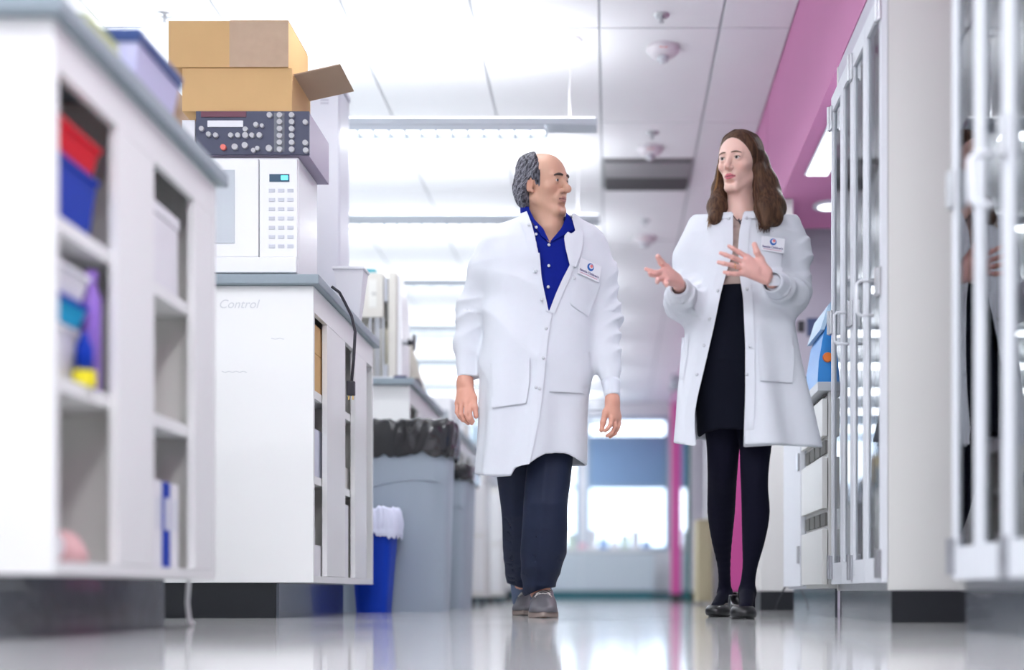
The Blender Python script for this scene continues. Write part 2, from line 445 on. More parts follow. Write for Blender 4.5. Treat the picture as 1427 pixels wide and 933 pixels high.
# handwriting on the bench end panel
def text(name, body, size, loc, rot, m, parent, ext=0.0003, align='CENTER', shear=0.0, bold=0.0):
    cu = bpy.data.curves.new(name, 'FONT'); cu.body = body; cu.size = size; cu.extrude = ext; cu.align_x = align; cu.shear = shear; cu.offset = bold
    tmp = bpy.data.objects.new('tmp_text', cu); COL.objects.link(tmp)
    bpy.context.view_layer.update()
    me = bpy.data.meshes.new_from_object(tmp.evaluated_get(bpy.context.evaluated_depsgraph_get()))
    COL.objects.unlink(tmp); bpy.data.objects.remove(tmp); me.materials.clear()
    R = (rot if isinstance(rot, Matrix) else Matrix.Rotation(math.pi/2, 4, 'X') @ Matrix.Rotation(0, 4, 'Y')).to_4x4()
    me.transform(Matrix.Translation(Vector(loc)-(origin_of(parent) if parent else Vector())) @ R)
    return link_mesh(name, me, m, parent)
RX = Matrix.Rotation(math.pi/2, 4, 'X')
PENCIL = mat('pencil_mark', (0.66, 0.68, 0.69), 0.6)
text('handwriting', 'Control', 0.045, P(332, 429, 4.479), RX, PENCIL, b2, 0.0002, shear=0.3)
MB().tube([P(378+6*k, 471+(k % 2)*1.2, 4.4795) for k in range(4)], 0.0012, 4).build('handwriting', PENCIL, b2)
MB().tube([P(309+5*k, 517+(k % 2)*1.5, 4.4795) for k in range(8)], 0.0012, 4).build('handwriting', PENCIL, b2)

# --- things on the nearest bench
def tub(name, label, x0, x1, y0, y1, z0, z1, m, rimm=None, cat='bin', fl=0.012):
    t = thing(name, label, cat, ((x0+x1)/2, (y0+y1)/2, z0))
    MB().taper((x0+fl, x1-fl, y0+fl, y1-fl), (x0, x1, y0, y1), z0, z1-0.012).build('body', m, t)
    MB().box(x0-0.006, x1+0.006, y0-0.006, y1+0.006, z1-0.0118, z1, 0.003).build('rim', rimm or m, t)
    return t
NAVY = mat('navy_lid', (0.03, 0.07, 0.25), 0.4)
RED = mat('red_plastic', (0.72, 0.004, 0.02), 0.5, spec=0.2)
CYAN = mat('cyan_plastic', (0.005, 0.38, 0.66), 0.5, spec=0.2)
PURP = mat('purple_plastic', (0.30, 0.16, 0.62), 0.4)
YEL = mat('yellow_plastic', (0.9, 0.8, 0.02), 0.4)
YG = mat('yellow_green_box', (0.62, 0.70, 0.22), 0.6)
PAPER = mat('paper_white', (0.80, 0.80, 0.83), 0.6, noise=0.05, nscale=12)
PINKP = mat('pink_wrap', (0.75, 0.45, 0.45), 0.6)
t = tub('storage_tub', 'milky storage tub with navy lid at the edge of the nearest bench top', -1.25, -1.062, 2.76, 3.02, 1.2505, 1.345, mat('lavender_contents', (0.55, 0.55, 0.78), 0.4), NAVY)
MB().box(-1.258, -1.054, 2.752, 3.028, 1.3455, 1.363, 0.004).build('lid', NAVY, t)
t = thing('notebook', 'yellow and grey notebooks lying on the nearest bench top', 'notebook', (-1.12, 2.55, 1.2505))
box('cover', YG, t, -1.2, -1.065, 2.5, 2.66, 1.2505, 1.262); box('page_block', PAPER, t, -1.195, -1.07, 2.505, 2.655, 1.2622, 1.275); box('cover', YG, t, -1.2, -1.065, 2.5, 2.66, 1.2752, 1.278)
tub('storage_bin', 'dark blue plastic bin under the red one on the nearest bench', -1.33, -1.115, 2.47, 2.66, 0.851, 0.985, BLUEP)
tub('storage_bin', 'red plastic bin stacked on the dark blue one in the nearest bench', -1.33, -1.11, 2.46, 2.66, 0.986, 1.055, RED)
t = thing('carton', 'yellow-green carton beside the red bin', 'box', (-1.2, 2.43, 0.851))
box('carton_body', YG, t, -1.3, -1.12, 2.415, 2.45, 0.851, 1.04, 0.002); box('flap', YG, t, -1.3, -1.12, 2.415, 2.45, 1.041, 1.045)
t = thing('bottle', 'purple bottle on the middle shelf of the nearest bench', 'bottle', (-1.13, 2.66, 0.531), 'bottles on the nearest bench shelves')
MB().lathe((-1.13, 2.665, 0.531), [(0.022, 0), (0.022, 0.20), (0.012, 0.23), (0.012, 0.24)], 16).build('bottle_body', PURP, t, smooth=True)
MB().lathe((-1.13, 2.665, 0.7712), [(0.014, 0), (0.014, 0.02)], 16).build('cap', PURP, t)
t = thing('bottle', 'blue bottle with a yellow base on the middle shelf of the nearest bench', 'bottle', (-1.115, 2.60, 0.531), 'bottles on the nearest bench shelves')
MB().lathe((-1.115, 2.60, 0.531), [(0.024, 0), (0.024, 0.032)], 16).build('base_cup', YEL, t)
MB().lathe((-1.115, 2.60, 0.5635), [(0.018, 0), (0.018, 0.05), (0.009, 0.07), (0.009, 0.08)], 16).build('bottle_body', BLUEP, t, smooth=True)
tub('pipette_box', 'white box under the cyan one on the nearest bench', -1.33, -1.14, 2.44, 2.62, 0.531, 0.652, PAPER, cat='box')
tub('pipette_box', 'cyan plastic box on the middle shelf of the nearest bench', -1.33, -1.12, 2.44, 2.62, 0.653, 0.705, CYAN, BLUEP, cat='box')
tub('pipette_box', 'pale box stacked on the cyan box in the nearest bench', -1.33, -1.12, 2.44, 2.63, 0.706, 0.77, PAPER, cat='box')
def bag(name, label, c, r, m, cat='bag', seed=0):
    rnd = random.Random(seed); R = []
    for i, (k, h) in enumerate(((0.9, 0), (1.05, 0.25), (0.95, 0.55), (0.6, 0.85), (0.25, 1.0))):
        R.append([(c[0]+r[0]*k*math.cos(a*math.pi/8)*(1+rnd.uniform(-.12, .12)), c[1]+r[1]*k*math.sin(a*math.pi/8)*(1+rnd.uniform(-.12, .12)), c[2]+r[2]*h) for a in range(16)])
    o = rings_mesh(name, R, m, None, cap0=True, cap1=True)
    return props(o, label, cat)
bag('plastic_bag', 'white plastic bag at the bottom of the nearest bench', (-1.2, 2.5, 0.156), (0.08, 0.05, 0.09), PAPER, seed=3)
bag('plastic_bag', 'pink wrapped bundle at the bottom of the nearest bench', (-1.17, 2.62, 0.156), (0.05, 0.045, 0.07), PINKP, seed=5)
t = thing('carton', 'white carton in the far bay of the nearest bench', 'box', (-1.25, 3.05, 0.851))
box('carton_body', PAPER, t, -1.4, -1.11, 2.93, 3.15, 0.851, 1.02, 0.003); box('lid', PAPER, t, -1.403, -1.107, 2.927, 3.153, 1.021, 1.05, 0.002)
for k in range(4):
    y = 2.93+k*0.058
    t = thing('binder', ['white binder nearest the camera on the bottom deck of the nearest bench', 'white binder, second of the row on the bottom deck of the nearest bench', 'blue binder between the white ones on the nearest bench', 'white binder at the far end of the row in the nearest bench'][k], 'binder', (-1.25, y, 0.156), 'binders on the bottom deck of the nearest bench')
    m = BLUEP if k == 2 else PAPER
    box('cover', m, t, -1.36, -1.11, y, y+0.05, 0.156, 0.37, 0.003)
    box('spine_label', mat('pale_label', (0.7, 0.72, 0.78), 0.6), t, -1.1098, -1.1088, y+0.01, y+0.04, 0.25, 0.33)
c = MB().tube([P(262, 785, 3.385), P(263, 810, 3.385), P(261, 840, 3.385), (-1.162, 3.387, 0.012), (-1.161, 3.395, 0.007), (-1.165, 3.42, 0.007)], 0.0065, 8).build('power_cord', CORDM, None, smooth=True)
props(c, 'white cord dropping to the floor behind the nearest bench', 'cord')

# --- microwave stack on the second bench
t = thing('microwave', 'white microwave oven with blue clock display on the second bench', 'microwave', (-1.42, 4.5, 1.2505))
x0, x1, y0, y1, z0, z1 = -1.70, -1.145, 4.49, 4.80, 1.262, 1.695
box('cabinet', APPL, t, x0, x1, y0+0.02, y1, z0, z1, 0.008)
box('door', APPL, t, x0+0.002, -1.288, y0, y0+0.0195, z0+0.06, z1-0.012, 0.004)
box('door_window', mat('microwave_window', (0.52, 0.56, 0.60), 0.15), t, x0+0.04, -1.375, y0-0.003, y0-0.0002, z0+0.11, z1-0.055)
box('control_panel', APPL, t, -1.285, x1-0.002, y0+0.003, y0+0.0195, z0+0.06, z1-0.012, 0.003)
box('lower_trim', APPL, t, x0+0.001, x1-0.001, y0-0.012, y0+0.0195, z0, z0+0.057, 0.004)
dp = box('display', mat('display_dark', (0.03, 0.08, 0.14), 0.2), t, -1.248, -1.175, y0+0.001, y0+0.0028, 1.598, 1.626)
box('display_digits', mat('display_cyan', (0.1, 0.6, 0.8), 0.4, emit=(0.1, 0.75, 0.95), estr=1.2), dp, -1.205, -1.180, y0-0.0005, y0+0.0009, 1.604, 1.620)
BTN = mat('button_grey', (0.58, 0.60, 0.66), 0.5)
for r in range(7):
    for c_ in range(3):
        x = -1.25+c_*0.034; z = 1.56-r*0.034
        box('button', BTN, t, x, x+0.022, y0+0.0005, y0+0.0028, z, z+0.012)
for sx in (x0+0.04, x1-0.06): box('foot', DARK, t, sx, sx+0.02, y0+0.03, y0+0.05, 1.2505, 1.2615)
t = thing('control_unit', 'dark instrument panel full of knobs and white labels on the microwave', 'instrument', (-1.3, 4.5, 1.696))
box('chassis', mat('unit_mauve', (0.35, 0.30, 0.40), 0.5), t, -1.515, -1.105, 4.503, 4.82, 1.696, 1.858, 0.002)
fp = box('front_panel', mat('unit_navy', (0.045, 0.05, 0.10), 0.4, noise=0.1), t, -1.518, -1.102, 4.493, 4.5025, 1.698, 1.857, 0.001)
KN = mat('knob_grey', (0.50, 0.50, 0.52), 0.5)
U = lambda x, y: P(250+x/7.135, 140+y/7.135, 4.492)
for x, y, r in [(365, 350, 1), (515, 350, 1), (585, 350, 1), (660, 350, 1.2), (725, 350, 1), (800, 350, 1.1), (660, 290, 1), (555, 465, 1.2), (655, 450, 1.2), (765, 245, 1), (825, 255, .8), (900, 150, 1.1), (225, 285, 1), (295, 340, 1), (740, 500, .9), (780, 480, .9), (895, 480, 1.3)] + [(1000, 150+68*k, 1.1) for k in range(6)] + [(1120, 150+68*k, 1.1) for k in range(6)] + [(1255, 220, 1), (1255, 425, 1.1), (1260, 500, 1.1)]:
    p = U(x, y)
    MB().lathe((p[0], 4.4928, p[2]), [(0.0095*r, 0), (0.009*r, -0.010)], 14, 'Y').build('knob', KN, t)
p = U(440, 468); MB().lathe((p[0], 4.4928, p[2]), [(0.011, 0), (0.010, -0.010)], 14, 'Y').build('knob', mat('knob_red', (0.85, 0.2, 0.16), 0.5), t)
a, b_ = U(280, 265), U(635, 200); box('display', PAPER, t, a[0], b_[0], 4.4895, 4.4926, a[2], b_[2], 0.001)
a, b_ = U(215, 165), U(665, 110); box('display', mat('display_maroon', (0.12, 0.01, 0.04), 0.3), t, a[0], b_[0], 4.4905, 4.4926, a[2], b_[2])
a, b_ = U(940, 510), U(1045, 120); box('label_strip', mat('strip_grey', (0.16, 0.17, 0.2), 0.5), t, a[0], b_[0], 4.4918, 4.4927, a[2], b_[2])
t = thing('carton', 'small white box left of the dark instrument panel', 'box', (-1.54, 4.5, 1.696))
box('carton_body', PAPER, t, -1.568, -1.521, 4.49, 4.56, 1.696, 1.82, 0.002); box('flap', PAPER, t, -1.568, -1.521, 4.49, 4.56, 1.8205, 1.823)
t = thing('cardboard_box', 'lower cardboard box on the stack, with a raised flap at right', 'box', (-1.37, 4.5, 1.859), 'cardboard boxes stacked on the microwave')
box('carton_body', CARD, t, -1.571, -1.168, 4.5, 4.78, 1.859, 2.018, 0.002)
MB().box(-1.166, -0.99, 4.52, 4.76, 2.0, 2.004, 0, Matrix.Rotation(-0.22, 3, 'Y'), Vector((-1.166, 4.6, 2.0))).build('flap', CARD2, t)
t = thing('cardboard_box', 'upper cardboard box with a strip of brown tape, top of the stack', 'box', (-1.40, 4.5, 2.019), 'cardboard boxes stacked on the microwave')
box('carton_body', CARD, t, -1.62, -1.18, 4.495, 4.79, 2.019, 2.190, 0.002)
box('tape', TAPE, t, -1.395, -1.179, 4.4935, 4.4948, 2.0195, 2.187); box('tape', TAPE, t, -1.395, -1.179, 4.494, 4.78, 2.1902, 2.1908)
t = thing('cardboard_box', 'open cardboard box with pointed flaps behind the stack at left', 'box', (-1.85, 4.6, 1.2505))
bb = MB()
for a in ((-1.99, -1.984, 4.82, 5.15), (-1.736, -1.73, 4.82, 5.15), (-1.984, -1.736, 4.82, 4.826), (-1.984, -1.736, 5.144, 5.15)): bb.box(a[0], a[1], a[2], a[3], 1.2505, 2.10)
bb.build('carton_body', CARD2, t)
MB().prism([(-1.95, 2.1), (-1.82, 2.1), (-1.90, 2.20)], 1, 4.826, 4.831).build('flap', CARD2, t)
MB().prism([(-1.78, 2.1), (-1.74, 2.1), (-1.80, 2.20)], 1, 4.90, 4.905).build('flap', CARD2, t)
# drying cabinet
t = thing('drying_cabinet', 'tall white cabinet standing behind the cardboard boxes', 'cabinet', (-1.4, 5.42, 1.2505))
box('body', DRYM, t, -1.70, -1.195, 5.423, 5.62, 1.2505, 2.335, 0.006)
box('door', DRYM, t, -1.698, -1.197, 5.405, 5.4225, 1.27, 2.30, 0.004)
box('top_panel', DRYM, t, -1.705, -1.19, 5.40, 5.625, 2.336, 2.362, 0.003)
box('gasket', NAVY, t, -1.70, -1.193, 5.404, 5.615, 2.3625, 2.3655)
p = P(452, 140, 5.4)
for k in range(2): box('badge_line', mat('badge_grey', (0.5, 0.5, 0.58), 0.5), t, p[0]-0.018, p[0]+0.018, 5.4035, 5.4048, p[2]-k*0.014, p[2]-k*0.014+0.008)
t = tub('plastic_basket', 'milky white plastic basin at the end of the second bench top', -1.165, -1.040, 5.17, 5.27, 1.2505, 1.468, TRANSL, cat='basket', fl=0.024)
pts = [P(462, 399, 4.72), P(473, 407, 4.735), P(480, 420, 4.75), P(490, 440, 4.76), P(495, 462, 4.76), P(493, 500, 4.75), P(490, 530, 4.74)]
t = thing('power_cord', 'black power cord hanging over the edge of the second bench', 'cord', tuple(pts[0]))
MB().tube(pts, 0.006, 8).build('cable', DARK, t, smooth=True)
p = P(489, 543, 4.74)
box('plug', DARK, t, p[0]-0.016, p[0]+0.016, 4.728, 4.752, p[2]-0.022, p[2]+0.034, 0.005)
for s_ in (-0.008, 0.008): box('prong', mat('brass', (0.75, 0.5, 0.15), 0.3, 1.0), t, p[0]+s_-0.002, p[0]+s_+0.002, 4.737, 4.743, p[2]-0.038, p[2]-0.0222)
# things in the second bench
def carton(label, x0, x1, y0, y1, z0, z1, m, group=None):
    t = thing('carton', label, 'box', ((x0+x1)/2, (y0+y1)/2, z0), group)
    box('carton_body', m, t, x0, x1, y0, y1, z0, z1, 0.002)
    box('flap', m, t, x0+0.001, x1-0.001, y0+0.001, (y0+y1)/2-0.001, z1+0.0005, z1+0.003)
    box('flap', m, t, x0+0.001, x1-0.001, (y0+y1)/2+0.001, y1-0.001, z1+0.0005, z1+0.003)
carton('lower brown carton on the upper shelf of the second bench', -1.42, -1.11, 4.515, 4.80, 0.851, 0.99, CARD)
carton('upper brown carton on the upper shelf of the second bench', -1.42, -1.11, 4.515, 4.80, 0.995, 1.10, CARD)
carton('pale lavender carton on the middle shelf of the second bench', -1.42, -1.115, 4.515, 4.80, 0.531, 0.71, mat('pale_lavender', (0.66, 0.68, 0.78), 0.6))
carton('white carton on the lower deck of the second bench', -1.42, -1.11, 4.515, 4.72, 0.156, 0.27, PAPER)
carton('white carton lying on another at the foot of the second bench', -1.42, -1.13, 4.53, 4.70, 0.275, 0.34, PAPER)
carton('white carton with blue edge in the far bay of the second bench', -1.42, -1.11, 5.04, 5.20, 0.156, 0.46, PAPER)
carton('grey carton on the middle shelf of the far bay of the second bench', -1.42, -1.12, 5.06, 5.28, 0.531, 0.62, INNER)

# --- bins
def ring_rect(x0, x1, y0, y1, z, n=48, amp=0.0, rnd=None, zamp=0.0):
    out = []
    cx_, cy_, a, b = (x0+x1)/2, (y0+y1)/2, (x1-x0)/2, (y1-y0)/2
    for k in range(n):
        th = 2*math.pi*k/n; c, s = math.cos(th), math.sin(th)
        r = 1/((abs(c)**6+abs(s)**6)**(1/6))
        j = 1+(rnd.uniform(-amp, amp) if rnd else 0)
        out.append((cx_+a*c*r*j, cy_+b*s*r*j, z+(rnd.uniform(-zamp, zamp) if rnd else 0)))
    return out
def waste_bin(name, label, x0, x1, y0, y1, h, m, bagm, seed, tap=0.03, arc=True, bagdrop=0.12, bagtop=0.065, group=None):
    t = thing(name, label, 'bin', ((x0+x1)/2, (y0+y1)/2, 0), group)
    R = [ring_rect(x0+tap, x1-tap, y0+tap*.7, y1-tap*.7, 0.0), ring_rect(x0+tap, x1-tap, y0+tap*.7, y1-tap*.7, 0.01), ring_rect(x0+.2*tap, x1-.2*tap, y0, y1, h-0.03),
         ring_rect(x0-0.008, x1+0.008, y0-0.008, y1+0.008, h-0.028), ring_rect(x0-0.008, x1+0.008, y0-0.008, y1+0.008, h),
         ring_rect(x0+0.006, x1-0.006, y0+0.006, y1-0.006, h), ring_rect(x0+tap, x1-tap, y0+tap, y1-tap, 0.03)]
    o = rings_mesh('bin_body', R, m, t, cap0=True, cap1=True)
    o.modifiers.new('es', 'EDGE_SPLIT').split_angle = 0.6
    if arc:
        pts = []
        for k in range(17):
            u = k/16; x = x0+0.02+(x1-x0-0.05)*u
            z = h*0.60+h*0.13*math.sin(u*math.pi*0.62+0.1)
            f = z/h
            pts.append((x, y0+tap*.7*(1-f)-0.0015, z))
        MB().tube(pts, 0.004, 6).build('moulded_rib', m, t, smooth=True)
    rnd = random.Random(seed)
    S = []
    for k, (off, z) in enumerate(((0.012, h-bagdrop), (0.020, h-bagdrop*0.75), (0.016, h-bagdrop*0.45), (0.022, h-bagdrop*.2), (0.018, h+bagtop*.4), (0.008, h+bagtop), (-0.012, h+bagtop*.9), (-0.03, h+0.0), (-0.05, h-0.15))):
        # pleats: smooth random waves around the rim
        ring = ring_rect(x0-off, x1+off, y0-off, y1+off, z, 140)
        ph = [rnd.uniform(0, 6.28) for _ in range(6)]
        out = []
        for j, (x, y, zz) in enumerate(ring):
            th = 2*math.pi*j/140
            wv = sum(math.sin(th*f+ph[i]+k*0.9) for i, f in enumerate((5, 9, 14, 23, 31, 47)))/6
            cx_, cy_ = (x0+x1)/2, (y0+y1)/2
            sc = 1+wv*0.045
            out.append((cx_+(x-cx_)*sc, cy_+(y-cy_)*sc, zz+wv*0.022*(1.3 if k in (0, 4, 5) else 0.6)))
        S.append(out)
    b = rings_mesh('bin_liner', S, bagm, t)
    b.modifiers.new('sub', 'SUBSURF').levels = 1; b.modifiers['sub'].render_levels = 1
    return t
BAGK = mat('black_bag', (0.014, 0.014, 0.017), 0.16, bump=1.0, bscale=16, coat=0.5, stretch=(1, 1, 2.5))
BAGW = mat('white_bag', (0.75, 0.78, 0.95), 0.35, bump=0.5, bscale=40)
waste_bin('waste_bin', 'large grey plastic bin with black liner beside the second bench', -1.36, -0.775, 5.93, 6.25, 0.875, GREYP, BAGK, 1)
waste_bin('waste_bin', 'second grey bin with black liner, behind the large one', -1.05, -0.80, 6.97, 7.45, 0.80, GREYP, BAGK, 2, bagdrop=0.07, bagtop=0.03)
t = waste_bin('recycling_bin', 'small blue recycling bin with white liner on the floor', -1.22, -1.005, 5.66, 5.90, 0.42, BLUEP, BAGW, 4, tap=0.035, arc=False, bagdrop=0.07, bagtop=0.075)

# --- instrument on the third bench
t = thing('incubator', 'beige laboratory instrument with a tall door slab on the third bench', 'instrument', (-1.35, 6.65, 1.2505))
s3 = 6.65
box('head_unit', BEIGE, t, -1.62, P(534, 0, s3)[0], s3, 6.95, 1.585, 1.83, 0.004)
lb = box('rating_plate', mat('plate_pale', (0.70, 0.70, 0.66), 0.5), t, P(514, 0, s3)[0], P(525, 0, s3)[0], s3-0.002, s3-0.0002, 1.64, 1.79)
text('lettering', 'CE', 0.022, (P(521, 0, s3)[0], s3-0.0025, 1.705), RX, DARK, lb, 0.0002)
for px, w_ in ((514, 3), (522, 2.5), (526, 2.5), (532, 2.5)):
    a, b_ = P(px, 0, s3)[0], P(px+w_, 0, s3)[0]
    box('guide_rail', METAL, t, a, b_, s3+0.01, s3+0.03, 1.265, 1.584)
box('base_plate', METAL, t, -1.62, P(535, 0, s3)[0], s3+0.005, 6.95, 1.2505, 1.262)
box('side_column', BEIGE, t, -1.62, P(521, 0, s3)[0]-0.02, s3+0.1, 6.95, 1.2625, 1.584)
MB().box(P(541.5, 0, s3)[0], P(553, 0, s3)[0], s3-0.01, 6.93, 1.252, 1.832, 0.006).build('door', BEIGE, t)
MB().prism([(s3, 1.255), (6.93, 1.255), (6.93, 1.66), (6.80, 1.77), (s3+0.02, 1.82)], 0, P(553.4, 0, s3)[0], P(553.4, 0, s3)[0]+0.022).build('door_skin', APPL, t)
box('hinge', METAL, t, P(535.5, 0, s3)[0], P(540, 0, s3)[0], s3+0.0, s3+0.03, 1.67, 1.80)
box('hinge', METAL, t, P(535.5, 0, s3)[0], P(540, 0, s3)[0], s3+0.0, s3+0.03, 1.255, 1.33)
p = P(557, 477, 6.7)
MB().lathe((-1.132, 6.7, p[2]), [(0.013, 0), (0.013, 0.028)], 14, 'X').build('knob_shaft', METAL, t)
MB().lathe((-1.1035, 6.7, p[2]), [(0.02, 0), (0.012, 0.02), (0.012, 0.028), (0.045, 0.030), (0.045, 0.038)], 20, 'X').build('knob', DARK, t)
t = carton('teal box lying on top of the beige instrument', -1.5, P(522, 0, s3)[0], 6.68, 6.9, 1.831, 1.853, mat('teal_card', (0.02, 0.33, 0.40), 0.5))
t = thing('covered_instrument', 'beige instrument under a draped cover behind the door slab', 'instrument', (-1.25, 7.2, 1.2505))
MB().taper((-1.42, -1.13, 7.1, 7.75), (-1.40, -1.20, 7.12, 7.35), 1.2505, 1.63).build('cover', mat('drape_beige', (0.58, 0.56, 0.47), 0.8, noise=0.05), t)
MB().tube([(-1.165, 7.09, 1.255), (-1.17, 7.1, 1.45), (-1.205, 7.11, 1.625)], 0.008, 6).build('cover_seam', mat('drape_beige', (0, 0, 0)), t)
t = thing('stapler', 'black stapler at the edge of the third bench', 'stapler', (-1.1, 6.8, 1.2505))
MB().prism([(6.75, 1.2505), (7.0, 1.2505), (7.0, 1.262), (6.75, 1.262)], 0, -1.13, -1.09).build('stapler_base', DARK, t)
MB().prism([(6.74, 1.264), (7.0, 1.266), (7.0, 1.285), (6.85, 1.29), (6.74, 1.27)], 0, -1.125, -1.07).build('stapler_arm', DARK, t)
t = thing('paper_sheet', 'white paper and dark tray at the front of the third bench', 'paper', (-1.2, 6.62, 1.2505))
box('sheet', PAPER, t, -1.32, -1.17, 6.605, 6.64, 1.2505, 1.256); box('tray', mat('navy_tray', (0.03, 0.03, 0.12), 0.4), t, -1.165, -1.10, 6.605, 6.64, 1.2505, 1.262)

# --- clutter on the farther benches
rnd = random.Random(11)
CL = [PAPER, APPL, BEIGE, mat('pale_blue_kit', (0.45, 0.58, 0.68), 0.5), mat('teal_kit', (0.10, 0.40, 0.45), 0.5), APPL, mat('kit_tan', (0.6, 0.52, 0.35), 0.6)]
spots = [(8.8, 'beside the nearest far bench end'), (9.2, 'in the middle of the fourth bench'), (9.6, 'at the back of the fourth bench'), (11.15, 'on the front of the fifth bench'), (11.4, 'in the middle of the fifth bench'), (11.8, 'at the back of the fifth bench'), (13.1, 'on the front of the sixth bench'), (13.7, 'at the back of the sixth bench'), (15.3, 'on the front of the farthest bench'), (15.9, 'at the back of the farthest bench')]
for k, (y, w_) in enumerate(spots):
    m = CL[k % 7]; h = rnd.uniform(0.12, 0.42); wd = rnd.uniform(0.15, 0.28)
    nm = ['white', 'cream white', 'beige', 'pale blue', 'teal', 'white', 'tan'][k % 7]
    t = thing('bench_instrument', '%s boxy instrument %s' % (nm, w_), 'instrument', (-1.2, y, 1.2505), 'small instruments on the far benches')
    x1 = -1.09-rnd.uniform(0, 0.05)
    box('casing', m, t, x1-wd, x1, y, y+0.22, 1.2505, 1.25+h, 0.006)
    box('front_cover', mat('kit_grey', (0.4, 0.43, 0.47), 0.4), t, x1-wd+0.02, x1-0.02, y-0.004, y-0.0005, 1.27, 1.25+h*0.6)
# more shelving columns between the far benches (bright posts seen left of the trousers)
for k, (px0, px1, Y, z1, lab) in enumerate(((664, 676, 9.0, 1.0, 'narrow white rolling cabinet right of the second grey bin'), (684, 700, 10.6, 1.0, 'narrow white rolling cabinet beside the man\'s trouser leg'))):
    a, b_ = P(px0, 0, Y)[0], P(px1, 0, Y)[0]
    t = thing('rolling_cabinet', lab, 'cabinet', (a, Y, 0), 'white rolling cabinets at the bench ends')
    box('body', CREAM, t, a-0.06, b_, Y, Y+0.4, 0.06, z1, 0.004)
    box('drawer_front', APPL, t, a-0.05, b_-0.01, Y-0.012, Y-0.001, 0.10, 0.5, 0.002); box('drawer_front', APPL, t, a-0.05, b_-0.01, Y-0.012, Y-0.001, 0.52, 0.95, 0.002)
    for xx in (a-0.03, b_-0.03): box('caster', DARK, t, xx-0.015, xx+0.015, Y+0.05, Y+0.09, 0.0, 0.059)
# window bench at the back
t = thing('window_bench', 'low white bench under the far windows', 'bench', (0, 17.3, 0))
box('countertop', APPL, t, -2.2, 0.62, 17.0, 17.6, 0.66, 0.70, 0.004)
for a, b_ in ((-2.2, -1.3), (-1.29, -0.4), (-0.39, 0.62)): box('door', mat('pale_blue_front', (0.60, 0.68, 0.74), 0.4), t, a, b_, 17.02, 17.04, 0.12, 0.655)
box('toe_kick', mat('teal_base', (0, 0, 0)), t, -2.18, 0.60, 17.05, 17.1, 0, 0.119)
for k in range(9):
    x = -0.75+k*0.15; h = [0.12, 0.2, 0.08, 0.26, 0.14, 0.1, 0.18, 0.24, 0.1][k]
    nm = ['white', 'pale green', 'pink', 'white', 'blue', 'white', 'pale green', 'white', 'blue'][k]
    cc = {'white': PAPER, 'pale green': mat('pale_green', (0.6, 0.72, 0.62), 0.6), 'pink': mat('pale_pink', (0.8, 0.5, 0.6), 0.6), 'blue': mat('kit_blue', (0.25, 0.4, 0.7), 0.6)}[nm]
    t = thing('sample_box', '%s box on the window bench, %s from the left' % (nm, ['first', 'second', 'third', 'fourth', 'fifth', 'sixth', 'seventh', 'eighth', 'ninth'][k]), 'box', (x, 17.2, 0.7005), 'boxes along the window bench')
    box('carton_body', cc, t, x, x+0.12, 17.15, 17.35, 0.7005, 0.7+h); box('lid', PAPER, t, x-0.003, x+0.123, 17.147, 17.353, 0.7005+h, 0.72+h)

# ---------------------------------------------------------------- glass cabinets (right)
DX = 0.848
def glass_cabinet(ya, yb, cuts, label, hinges, handles, hr=0.0055, near_panel=True, zt=1.985, depth=0.55):
    """ya near, yb far ; cuts = door edges"""
    t = thing('glass_cabinet', label, 'cabinet', (DX+0.2, ya, 0), 'tall glass-fronted cabinets along the right')
    XB = DX+0.03+depth
    box('side_panel', CREAM, t, DX+0.022, XB, ya, ya+0.02, 0.101, 2.10)
    box('side_panel', CREAM, t, DX+0.022, XB, yb-0.02, yb, 0.101, 2.10)
    box('back_panel', mat('cabinet_inside', (0.50, 0.54, 0.56), 0.6), t, XB-0.02, XB, ya+0.021, yb-0.021, 0.13, 2.10)
    box('top_panel', LAV, t, DX+0.024, XB, ya+0.021, yb-0.021, 2.0, 2.099)
    box('bottom_panel', DOORW, t, DX+0.024, XB-0.021, ya+0.021, yb-0.021, 0.13, 0.15)
    for z in (0.75, 1.45): box('shelf', mat('cabinet_inside', (0, 0, 0)), t, DX+0.06, XB-0.022, ya+0.022, yb-0.022, z, z+0.018)
    box('toe_kick', TOEG, t, DX+0.035, DX+0.045, ya+0.005, yb, 0, 0.10)
    box('kick_rail', METAL, t, DX+0.028, DX+0.034, ya+0.005, yb, 0.10, 0.128)
    if near_panel: box('vinyl_base', BLACKB, t, DX+0.03, XB+0.0, ya-0.008, ya-0.0005, 0, 0.1)
    fw = 0.028
    for a, b_ in zip(cuts, cuts[1:]):
        f = MB()
        f.box(DX, DX+0.02, a+0.002, a+fw, 0.125, zt).box(DX, DX+0.02, b_-fw, b_-0.002, 0.125, zt)
        f.box(DX, DX+0.02, a+fw, b_-fw, 0.125, 0.205).box(DX, DX+0.02, a+fw, b_-fw, zt-0.06, zt)
        d = f.build('door', DOORW, t)
        box('pane', GLASSM, d, DX+0.008, DX+0.012, a+fw, b_-fw, 0.205, zt-0.06)
    for y, z in hinges:
        box('hinge', METAL, t, DX-0.008, DX-0.0005, y-0.02, y+0.02, z-0.045, z+0.045, 0.002)
        MB().lathe((DX-0.011, y, z-0.045), [(0.007, 0), (0.007, 0.09)], 10).build('hinge_pin', METAL, t)
    for y, z in handles:
        MB().tube([(DX-0.001, y, z+0.055), (DX-0.045, y, z+0.055), (DX-0.055, y, z+0.045), (DX-0.055, y, z-0.045), (DX-0.045, y, z-0.055), (DX-0.001, y, z-0.055)], hr, 8).build('handle', DOORW, t, smooth=True)
    return t
s_ = lambda px, X=DX: FPX*X/(px-CX)
Hh = lambda py, Y: CAMH+(CY-py)*Y/FPX
cA = [3.83, s_(1205), s_(1187), s_(1173), 4.70]
